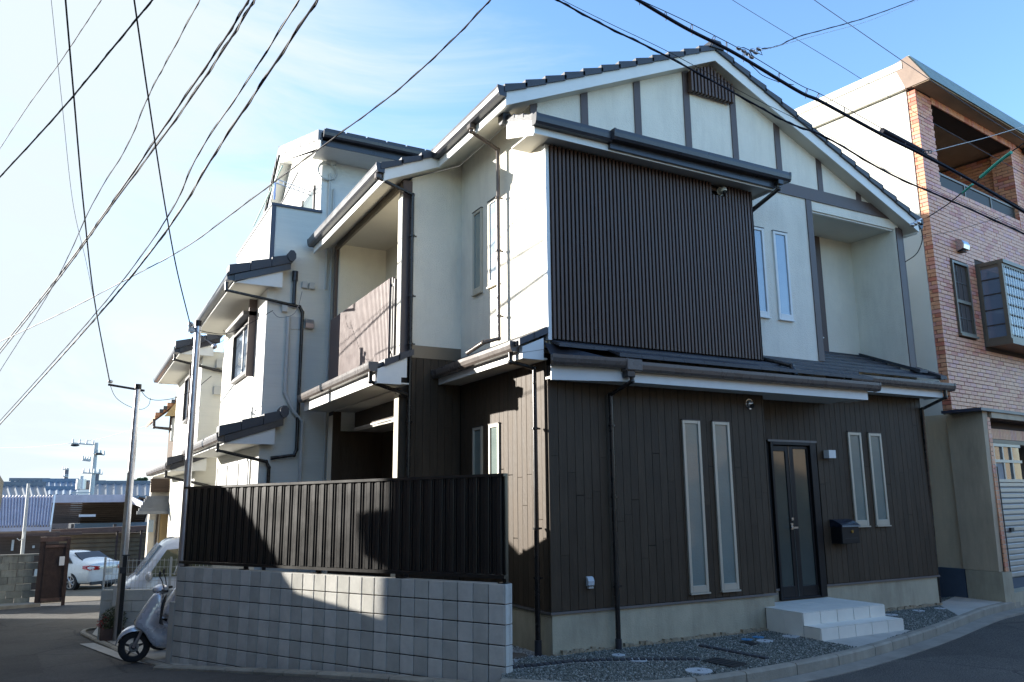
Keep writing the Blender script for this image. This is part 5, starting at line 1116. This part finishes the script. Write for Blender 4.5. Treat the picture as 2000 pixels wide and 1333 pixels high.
for x in (.95,3.75):
    for s in (1,-1): wheelc(CX,x,s*.90,.335,cs,s)
# van: nose towards the street
nz_=P(216,1150,17.0); hv=R(178)
VX=T(nz_.x,nz_.y,gz(nz_.y))@RZ(hv)@T(-4.35,0,0)
cv=thing('parked_van','white minivan with grey mirror parked nose out behind the wire mesh fence','van',tuple(VX@Vector((2.2,0,0))))
carbody(VX,[(0,.74,.30,.80,.6,.78,1.05,.68,1.82),(.12,.82,.26,.85,.6,.83,1.06,.70,1.86),(1.2,.84,.24,.86,.6,.84,1.06,.70,1.90),(2.4,.84,.24,.86,.6,.84,1.06,.70,1.94),(3.15,.84,.24,.86,.6,.84,1.05,.68,1.92),(3.42,.84,.24,.86,.6,.84,1.05,.68,1.84),(3.66,.84,.24,.86,.58,.83,1.03,.74,1.42),(3.92,.82,.24,.85,.56,.80,1.0,.74,1.08),(4.20,.78,.26,.80,.5,.74,.88,.66,.93),(4.36,.64,.30,.68,.46,.6,.68,.5,.72)],'vanwhite',cv)
b=MB(VX); b.prism([(3.87,.64,1.12),(3.87,-.64,1.12),(3.45,-.58,1.74),(3.45,.58,1.74)],(.03,0,.02)); b.build('windscreen','frostL',cv)
for s in (1,-1):
    b=MB(VX); b.prism([(3.68,s*.825,1.12),(3.34,s*.77,1.66),(2.35,s*.765,1.72),(2.35,s*.835,1.10)],(0,s*.03,.0)); b.build('side_window','vglass',cv)
    b=MB(VX); b.prism([(2.27,s*.835,1.10),(2.27,s*.765,1.70),(.5,s*.76,1.68),(.4,s*.83,1.10)],(0,s*.03,.0)); b.build('side_window','vglass',cv)
    b=MB(VX); b.sphere((3.66,s*.98,1.14),.12,12,8,sx=.6,sy=1,sz=.85); b.build('mirror','silver',cv)
    b=MB(VX); b.prism([(4.20,s*.58,.72),(4.06,s*.82,.74),(3.98,s*.83,.92),(4.20,s*.6,.86)],(.03,s*.02,0)); b.build('headlamp','wing',cv)
b=MB(VX); b.box(4.24,4.36,-.45,.45,.42,.60); b.build('grille','dplast',cv,.01)
for x in (.75,3.45):
    for s in (1,-1): wheelc(VX,x,s*.86,.31,cv,s)
# ---------------- far left yard ----------------
def fb(px0,px1,py0,py1,y,dep,name,m,par,bevel=0,yb=0):
    a=at_y(px0,py1,y); c=at_y(px1,py0,y); b=MB(); b.box(a.x,c.x,y,y+dep,a.z,c.z); return b.build(name,m,par,bevel)
a=at_y(0,1088,21.6)
bw=thing('old_block_wall','stained low concrete block wall at the left edge before the rusty gate','wall',(a.x,21.6,gz(21.6)))
z=a.z; x1=at_y(66,1100,21.6).x
for r_ in range(7):
    for i in range(8):
        xa=x1-(i+1)*.42+(.2 if r_%2 else 0); 
        piece('block','oldblock',bw,T(xa+.2,21.7,z-.1-r_*.21+random.uniform(-.004,.004)),(.405,.14,.2),.006)
b=MB(); b.box(x1-3.4,x1+.2,21.62,21.8,z,z+.05); b.build('coping','oldblock',bw)
sb=thing('yard_kerb','low concrete edging along the foot of the old block wall','kerb',(x1,21,gz(21))); b=MB(); b.prism([(x1-4,20.0,gz(20)),(x1+.3,21.0,gz(21)),(x1+.3,21.5,gz(21)),(x1-4,21.5,gz(20))],(0,0,.10)); b.build('kerb_edge','kerb',sb)
# rusty gate
g0=at_y(66,1182,21.2); g1=at_y(126,1182,21.2); gt=at_y(66,1050,21.2).z; gm=at_y(100,1052,21.2).z; gzb=gz(21.2)
ga=thing('rusty_gate','rusty slatted iron gate leaning open with a white notice on its post','gate',(g0.x,21.2,gzb))
ga1=gt
b=MB(); b.box(g0.x,g0.x+.16,21.2,21.36,gzb-.1,ga1); b.box(g1.x-.10,g1.x,21.0,21.1,gzb-.1,ga1-.05); b.build('gate_post','rust',ga)
for q in ((g0.x,g1.x,21.14,21.2,ga1-.14,ga1),(g0.x+.16,g1.x,21.10,21.14,gzb+.16,gzb+.24),(g0.x+.16,g1.x,21.10,21.14,ga1-.32,ga1-.25)):
    b=MB(); b.box(*q); b.build('gate_rail','rust2',ga)
n=15
for i in range(n):
    x=g0.x+.18+(g1.x-g0.x-.30)*i/(n-1); piece('gate_bar','rust',ga,T(x,21.16,(gzb+.1+ga1-.2)/2),(.035,.03,ga1-.3-gzb))
b=MB(); b.box(g0.x+.16,g1.x-.1,21.20,21.215,gzb+.2,ga1-.3); b.build('gate_sheet','oldwood',ga)
fb(115,127,1087,1105,21.0,.01,'notice','paper',ga)
# back yard wall, rail, carport, roofs
yw=thing('yard_wall','dark stained board wall behind the white sedan with a rusty top rail','wall',tuple(at_y(130,1100,34)))
fb(60,290,1040,1135,34,.2,'wall','soil',yw); 
for i in range(10):
    fb(60,290,1040+i*8.5,1047.6+i*8.5,33.95,.05,'board','oldwood',yw)
b=MB(); p_=at_y(60,1040,33.5); q_=at_y(290,1030,33.5); b.prism([(p_.x,33.5,p_.z-.12),(q_.x,33.5,q_.z-.12),(q_.x,33.5,q_.z+.07),(p_.x,33.5,p_.z+.07)],(0,.3,0)); b.build('top_rail','rust2',yw)
for px in (225,272): fb(px,px+3,1035,1120,33.6,.15,'rail_post','rust',yw)
struct(fb(-60,300,1130,1131,30,6,'yard_earth','soil',None)) if 0 else None
b=MB(); b.v=[Vector((x,y,gz(y)+.012)) for x,y in ((-8,22.3),(-2.6,22.3),(-2.6,34),(-9,34))]; b.f=[(0,1,2,3)]; struct(b.build('yard_earth','soil'))
cp=thing('carport','open carport with pale fascia, dark slatted roof underside and lattice truss','carport',tuple(at_y(180,1040,40)))
a=at_y(103,967,40); c=at_y(247,981,40); e=at_y(283,993,38.5)
b=MB(); b.box(a.x,c.x,40,40.15,c.z,a.z); b.prism([(c.x,40,c.z),(c.x,40,a.z),(at_y(287,992,36).x,36.5,at_y(287,985,36.5).z),(at_y(287,992,36).x,36.5,at_y(287,994,36.5).z)],(.1,.1,0)); b.build('fascia','corr',cp)
for i in range(11):
    y=40.3+i*.42; zz=a.z-.35-i*.11; b=MB(); b.box(a.x-.0,c.x+1.2,y,y+.12,zz-.10,zz); b.build('roof_batten','oldwood',cp)
b=MB(); zt=a.z-.1; b.prism([(a.x+1.4,40.2,zt-.15),(c.x+1.3,40.2,zt-.15),(c.x+1.3,45.2,zt-1.6),(a.x+1.4,45.2,zt-1.6)],(0,0,.03)); b.build('roof_sheet','rust',cp)
fb(146,186,0,0,1,0,'x','rust',cp) if 0 else None
fb(154,187,1005,1010,40.1,.15,'strip_lamp','blind',cp)
fb(100,300,1030,1033,39.5,.1,'truss_chord','dwin',cp); fb(60,300,1038,1040,39.5,.1,'truss_chord','rust2',cp)
b=MB()
for i in range(14):
    u0=at_y(105+i*13,1032,39.5); u1=at_y(111+i*13,1039,39.5); u2=at_y(118+i*13,1032,39.5); b.tube([u0,u1,u2],.02,5)
b.build('truss_web','dwin',cp)
for px in (137,220,300): fb(px,px+8,1024,1046,39.7,.3,'truss_post','dwin',cp)
fb(145,290,1020,1032,44,.1,'back_sheet','jtileb',cp)
fb(103,300,1034,1100,45.5,.1,'back_boarding','oldwood',cp)
cr_=thing('corrugated_shed','shed with a pale corrugated sheet roof at the far left','shed',tuple(at_y(40,1040,30)))
a=at_y(-30,970,33.5); c=at_y(103,970,33.5); e0=at_y(-30,1029,30); e1=at_y(96,1029,30)
n=22; rr=[]
for i in range(n*6+1):
    f=i/(n*6); h=.055*math.cos(2*math.pi*f*n); rr.append([(a.x+(c.x-a.x)*f,33.5,a.z+h),(e0.x+(e1.x-e0.x)*f,30,e0.z+h),(e0.x+(e1.x-e0.x)*f,30,e0.z+h-.02),(a.x+(c.x-a.x)*f,33.5,a.z+h-.02)])
b=MB(); b.loft(rr); b.build('corrugated_roof','corr',cr_,smooth=True)
b=MB(); b.box(e0.x,e1.x+.05,29.9,29.98,e0.z-.20,e0.z-.06); b.build('fascia','corr',cr_); b=MB(); b.prism([(e1.x+.02,29.95,e1.z-.2),(c.x+.05,33.5,c.z-.1),(c.x+.05,33.5,c.z+.08),(e1.x+.02,29.95,e1.z+.07)],(.06,0,0)); b.build('end_trim','white',cr_)
b=MB(); b.box(e0.x-2,e1.x+.4,30.2,30.4,-3,e0.z-.25); b.build('wall','oldwood',cr_)
fb(21,28,1055,1076,30.0,.15,'meter_box','pvc',cr_); fb(63,68,1066,1071,30.05,.08,'small_box','pvc',cr_)
b=MB(); b.box(e0.x,e1.x+1.2,29.7,29.8,e0.z-.40,e0.z-.28); b.build('rusty_beam','rust2',cr_)
wp=at_y(46,1080,22.4); wpo=thing('timber_post','thin weathered timber post with a cable, left of the rusty gate','post',(wp.x,22.4,gz(22.4))); t_=at_y(56,945,22.4); b=MB(); b.tube([(wp.x-.03,22.4,wp.z-.4),(t_.x,22.4,t_.z)],[.055,.045],8); b.build('post','oldwood' if 0 else 'pvc',wpo)
b=MB(); b.tube([at_y(33,1052,22.3),at_y(38,1056,22.3),at_y(46,1052,22.3),at_y(48,1040,22.3)],.015,6,False); b.build('cable_loop','pvc',wpo)
# tiled roofs in the distance
def troof(label,px0,px1,pyt,pyb,y0,y1,m='jtile',slant=0,wall='brickfar',rib=.36):
    a,c=at_y(px0,pyb,y0),at_y(px1,pyb,y0); d,e=at_y(px0+slant,pyt,y1),at_y(px1-abs(slant),pyt,y1)
    r=thing('tiled_house',label,'house',(a.x,y0,-3)); n=max(3,int((c.x-a.x)/rib)); rr=[]
    for i in range(n*4+1):
        f=i/(n*4); h=(.09,.02,0,.02)[i%4]; p0=Vector((a.x+(c.x-a.x)*f,y0,a.z+h)); p1=Vector((d.x+(e.x-d.x)*f,y1,d.z+h)); rr.append([p0,p1,p1-Vector((0,0,.1)),p0-Vector((0,0,.1))])
    b=MB(); b.loft(rr); b.build('roof',m,r,smooth=False)
    b=MB(); b.box(d.x-.1,e.x+.1,y1-.1,y1+.2,d.z,d.z+.28); b.build('ridge',m,r)
    b=MB(); b.box(a.x+.4,c.x-.4,y0+.5,y1+3,-4,a.z-.1); b.build('wall',wall,r)
troof('grey tiled roof house at the far left behind the corrugated shed',-40,92,950,972,46,51,slant=-6)
troof('small blue grey tiled roof house left of the far utility pole',85,152,942,958,62,66,m='jtileb')
troof('far dark tiled roof just under the hills at the left',20,95,940,952,75,79)
troof('wide grey tiled roof house behind the carport and steel pole',176,300,946,970,60,66,rib=.5)
troof('plain blue grey sheet roof between the tiled roofs at left',70,152,958,968,50,56,m='jtileb')
fbk=thing('far_building','distant long brown flat roofed building under the hills','building',tuple(at_y(170,950,110))); fb(143,205,940,955,110,8,'wall','brickfar',fbk); fb(141,207,938.5,941,109.8,8.5,'roof','jtile',fbk)
tr=thing('transformer','grey transformer drum with fittings beside the far utility pole','transformer',tuple(at_y(157,955,48)))
c=at_y(158,948,48); b=MB(); b.cyl((c.x,48,c.z-.25),(0,0,1),.28,.6,14); b.build('drum','galv',tr); b=MB(); b.cyl((c.x,48,c.z+.35),(0,0,1),.10,.2,10); b.box(c.x-.5,c.x+.6,47.9,48,c.z-.5,c.z-.42); b.build('bushing','pvc',tr)
# hills
hl=MB(); xs=[-400+i*8 for i in range(60)]; pts=[]
for x in xs: pts.append((x,900,at_y(100,938,900).z-6+8*math.sin(x*.012)+4*math.sin(x*.05+1)))
vs=[];fs=[]
for i,(x,y,z) in enumerate(pts): vs+=[(x,y-150,-30),(x,y,z),(x,y+200,z*.6)]
for i in range(len(pts)-1): fs+=[(i*3,i*3+3,i*3+4,i*3+1),(i*3+1,i*3+4,i*3+5,i*3+2)]
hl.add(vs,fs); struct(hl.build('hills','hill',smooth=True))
def tree(px,py,w_,h_,y,label):
    c=at_y(px,py,y); s=y/FPX*1.0; r_=w_*s/2; e=thing('round_tree',label,'tree',(c.x,y,-2))
    b=MB(); b.tube([(c.x,y,-4),(c.x+.1,y,c.z-r_*.5),(c.x,y,c.z)],[.35,.25,.1],8); b.tube([(c.x+.1,y,c.z-r_*.6),(c.x+r_*.5,y,c.z+.1)],[.15,.05],6); b.tube([(c.x+.1,y,c.z-r_*.6),(c.x-r_*.5,y,c.z+.2)],[.15,.05],6); b.build('trunk','oldwood',e)
    cl=[(random.uniform(-.7,.7),random.uniform(-.6,.6),random.uniform(-.5,.6),random.uniform(.3,.5)) for _ in range(14)]
    leaves((c.x,y,c.z),r_,2600,'leaf2','crown',e,.22,sq=(1,1,h_/w_),clump=cl)
tree(277,941,16,13,110,'round green tree beside the small dark shuttered house on the skyline')
tree(262,943,14,8,118,'lower green tree left of the taller one on the skyline')
# far utility poles
def upole(px,pyt,pyb,y,r_,label,arms):
    a=at_y(px,pyb,y); t=at_y(px,pyt,y); u_=thing('utility_pole',label,'utility pole',(a.x,y,-3)); b=MB(); b.tube([(a.x,y,a.z-3),(a.x,y,t.z)],[r_*1.2,r_],10); b.build('shaft','cableg' if y>60 else 'pvc',u_)
    for (x0,y0,x1,y1) in arms:
        p,q=at_y(x0,y0,y-.2),at_y(x1,y1,y-.2); b=MB(); b.tube([p,q],.045,6); b.build('crossarm','pvc',u_)
        b=MB()
        for f in (.05,.35,.65,.95): c=p.lerp(q,f); b.tube([c,c+Vector((0,0,.28))],[.07,.04],6)
        b.build('insulator','pvc',u_)
    return u_
up=upole(179,865,962,52,.13,'far concrete utility pole with several crossarms and a long lamp bracket',[(140,866,184,869),(161,924,196,925),(161,899,176,901),(182,886,204,889)])
b=MB(); c=at_y(146,870,51.5); b.sphere(c,.2,10,7,sx=1.4,sz=.45); c=at_y(193,887,51.5); b.sphere(c,.16,10,7,sx=1.5,sz=.5); b.build('switch_gear','dplast',up)
upole(128,915,942,90,.2,'small distant utility pole on the skyline left of the larger pole',[(122,917,134,918),(123,931,133,932)])
upole(188,924,945,85,.2,'second small distant pole just right of the larger far pole',[(180,925,200,927)])
# ---------------- overhead wires ----------------
def wire(label,pts,d0,d1,pxw,m='cable',twist=0,grp='overhead wires crossing the sky',name='overhead_wire',sag=0):
    """pts: photo pixels along the wire; true depth runs from d0 to d1 along it"""
    L_=[0]
    for a,c in zip(pts,pts[1:]): L_.append(L_[-1]+math.dist(a,c))
    V_=[]
    for (x,y),l in zip(pts,L_):
        f=l/L_[-1]; d=1/((1-f)/d0+f/d1); V_.append(P(x,y,d))
    e0=V_[0]+(V_[0]-V_[1]).normalized()*3; 
    C_=catmull([Vector(v) for v in V_],10)
    rr=[pxw/2/FPX*proj(p)[2] for p in C_]
    rm=sum(rr)/len(rr); rr=[(rm*.55+r_*.45)*.74 for r_ in rr]; rm*=.74
    w_=thing(name,label,'wire',tuple(V_[0]),grp)
    b=MB(); b.tube(C_,rr,6); b.build('cable',m,w_)
    if twist:
        b=MB(); C2=resample(C_,.09 if twist==1 else .3); ph=0; q=[]
        for i,p in enumerate(C2):
            ph+=1.0; q.append(p+RT*math.cos(ph)*rm*1.1+UP*math.sin(ph)*rm*1.1)
        b.tube(q,rm*.55,4); b.build('twisted_strand',m,w_)
    return C_,rm
wire('black twisted wire from the top edge down left, crossing nearest the top left corner',[(-30,378),(0,346),(75,265),(144,187),(218,97),(298,0),(330,-40)],10,6,4,twist=2)
wire('thin wire parallel above it in the top left corner',[(-20,320),(0,290),(55,207),(115,125),(160,58),(198,0),(215,-25)],12,7,2,twist=2)
wire('thinnest pale wire dropping almost straight at the far left',[(98,-20),(100,0),(122,210),(143,400),(170,520),(196,650),(213,740)],7,15.3,1.2,'cableg')
wire('thick service wire dropping to the crossarm of the taller steel pole',[(127,-20),(128,0),(144,186),(163,400),(185,590),(214,745)],5.5,15.4,4)
wire('service wire dropping to the top of the plain steel pole',[(259,-20),(262,0),(291,200),(322,400),(346,530),(371,632)],5.5,13,4)
wire('thin wire from the top edge curving down left across the pale sky',[(395,-15),(390,0),(330,112),(289,190),(246,290),(180,400),(100,565),(0,725),(-20,760)],7,26,2.2,twist=2)
wire('left wire of the close pair running from top centre to left edge',[(496,-20),(486,0),(430,90),(330,235),(216,400),(110,545),(0,683),(-20,710)],7,30,3.6,twist=2)
wire('right wire of the close pair running from top centre to the left edge',[(508,-15),(497,0),(440,92),(342,235),(218,402),(112,548),(0,690),(-20,714)],7,30,3.6,twist=2)
wire('lone wire between the close pair and the thick wire, top centre to lower left',[(594,-15),(584,0),(489,150),(388,300),(330,420),(230,560),(110,700),(0,822),(-20,842)],7,30,2.8,twist=2)
wire('thick black wire just right of it, top centre to lower left',[(632,-18),(620,0),(520,150),(420,300),(340,430),(240,560),(120,697),(0,829),(-20,850)],7,30,4,twist=2)
wire('long sagging wire crossing before the white house gable down to the left edge',[(975,-18),(958,0),(880,82),(770,182),(660,264),(560,338),(470,405),(360,485),(240,550),(120,612),(0,668),(-30,684)],8,22,3,twist=2)
wire('faint thin wire low over the distant roofs at the left',[(-10,875),(0,875),(70,873),(180,860),(250,842),(302,828)],30,24,1,'cableg')
C_,rm=wire('black twisted cable crossing in front of the gable from top centre to the right edge',[(1060,-16),(1088,0),(1180,50),(1298,108),(1450,191),(1540,240),(1616,270),(1738,340),(1870,398),(2000,457),(2030,470)],7,8.5,5,twist=2)
wire('thin wire running along just above the gable cable',[(1075,-16),(1098,0),(1190,46),(1310,104),(1460,186),(1545,228),(1650,283),(1738,336),(1880,398),(2010,456)],7.02,8.52,1.6)
C_,rm=wire('thickest black cable bundle over the roof ridge to the right edge',[(1215,-18),(1245,0),(1333,52),(1400,86),(1450,113),(1560,179),(1606,200),(1720,262),(1801,302),(1900,355),(2000,414),(2030,430)],6.5,8,9)
Cm,_=wire('messenger wire with small hangers above the thickest cable',[(1222,-18),(1250,0),(1340,42),(1452,100),(1560,165),(1606,186),(1720,250),(1801,297),(1900,352),(2030,426)],6.5,8,2)
hg=thing('cable_hangers','wire hangers linking the messenger wire to the thickest cable','cable hangers',tuple(C_[5]),None)
for i in range(4,len(C_)-8,6):
    f=i/(len(C_)-1); m_=min(Cm,key=lambda v:(v-C_[i]).length); b=MB(); d=(m_-C_[i]); b.tube([C_[i],m_,m_+Vector((.03,.02,.0)),C_[i]+Vector((.06,.05,0))],.0035,4,False); b.build('hanger','cableg',hg)
wire('thin loop of cable hanging under the thickest cable bundle',[(1450,112),(1475,135),(1490,148),(1520,160),(1550,166)],7.0,7.2,2)
wire('thin straight wire from the top edge to the right edge, upper',[(1575,-14),(1590,0),(1662,50),(1800,145),(1900,212),(2000,275),(2020,288)],9,10,1.8,'cableg')
wire('thin straight wire from the top edge to the right edge, lower',[(1412,-14),(1430,0),(1511,50),(1640,128),(1790,222),(2000,340),(2020,350)],9,10,1.4,'cableg')
wire('twisted drop wire coming from the upper right to the joints on the messenger',[(1800,-8),(1782,2),(1700,32),(1640,50),(1560,72),(1520,90),(1482,97)],12,7.2,2.4,twist=2)
wire('pale rope like wire beside the twisted drop wire',[(1815,-6),(1790,2),(1700,40),(1600,68),(1484,100)],12,7.2,1.2,'pvc')
jn=thing('wire_joint','cluster of clamps joining wires above the roof ridge','cable clamps',tuple(P(1465,105,7.1)),'clamps on the overhead cables')
b=MB()
for (px,py) in ((1443,95),(1453,100),(1460,106),(1470,99),(1476,103),(1482,96),(1468,112)): b.sphere(P(px,py,7.12),.018,8,6,sx=1.8)
b.build('clamp','galv',jn); b=MB(); b.tube([P(1440,96,7.1),P(1452,93,7.1),P(1463,98,7.1),P(1470,110,7.1)],.004,5,False); b.tube([P(1484,96,7.1),P(1489,108,7.1),P(1480,104,7.1)],.004,5,False); b.build('jumper','cable',jn)
jn=thing('wire_joint','black sleeve joint with coiled wire on the thick cable before the white side wall','cable clamps',tuple(P(1760,280,7.7)),'clamps on the overhead cables')
b=MB(); b.tube([P(1722,256,7.55),P(1801,298,7.75)],.032,10); b.build('sleeve','cable',jn); b=MB(); b.tube([P(1803+5*math.cos(t*.9)+t*.9,297+3*math.sin(t*.9),7.7) for t in range(20)],.005,5,False); b.build('coil','cableg',jn)
wire('green sleeved rope rising from the house corner past the thick cable to the right edge',[(1812,425),(1850,400),(1880,376),(1905,356),(1925,338),(1960,308),(2000,280),(2020,266)],11.8,9,3.2,'cable')
gs=thing('rope_sleeve','bright green sleeve on the rope near the right edge','rope sleeve',tuple(P(1950,318,9.4))); b=MB(); b.tube([P(1915,347,9.8),P(1950,317,9.5),P(1975,298,9.25)],.020,8); b.build('upper_sleeve','green',gs); b=MB(); b.tube([P(1880,377,10.2),P(1900,360,10)],.014,8); b.build('lower_sleeve','green',gs)
wire('pale rope crossing the brick balcony at the right edge',[(2015,243),(2000,247),(1930,268),(1868,284),(1815,298)],9.5,7.8,1.8,'pvc')
wire('thin wire from the house corner over the brick front to the right edge, higher',[(1798,463),(1860,452),(1930,432),(2005,410)],12.2,10,1.2,'cableg')
wire('service cable looping from the eave corner down behind the house',[(1794,440),(1800,452),(1801,470),(1795,488),(1786,500),(1768,512)],12.4,12.8,2.6)
cl=thing('cable_anchor','steel cable clamp at the right corner of the dark house eave','cable anchor',tuple(P(1788,438,12.3)))
b=MB(); 
for (px,py) in ((1782,440),(1788,437),(1793,434)): b.sphere(P(px,py,12.2),.035,8,6,sx=1.5)
b.build('clamp','galv',cl); b=MB(); b.tube([P(1778,442,12.2),P(1800,428,12.2)],.015,6); b.build('bracket','chrome',cl)
wire('green black service line from the plain steel pole to the tall white house',[(390,646),(410,650),(440,652),(480,636),(533,607)],13,13.7,1.8)
wire('slack line hanging from the clamp towards the junction box of the white house',[(533,610),(545,620),(570,616),(582,600),(590,570)],13.6,13.9,1.4,'cableg')
wire('slack loop of service line near the top of the plain steel pole',[(372,632),(392,655),(415,668),(432,668),(443,655),(436,645)],13,13.2,1.4)
wire('service line from the taller pole to the second white house',[(268,752),(285,775),(305,782),(340,778),(378,762),(413,735)],15.4,16.2,1.8)
wire('slack loop of cable under the crossarm of the taller steel pole',[(215,752),(222,770),(232,782),(252,794),(275,800),(290,792),(294,778)],15.4,15.5,1.4)
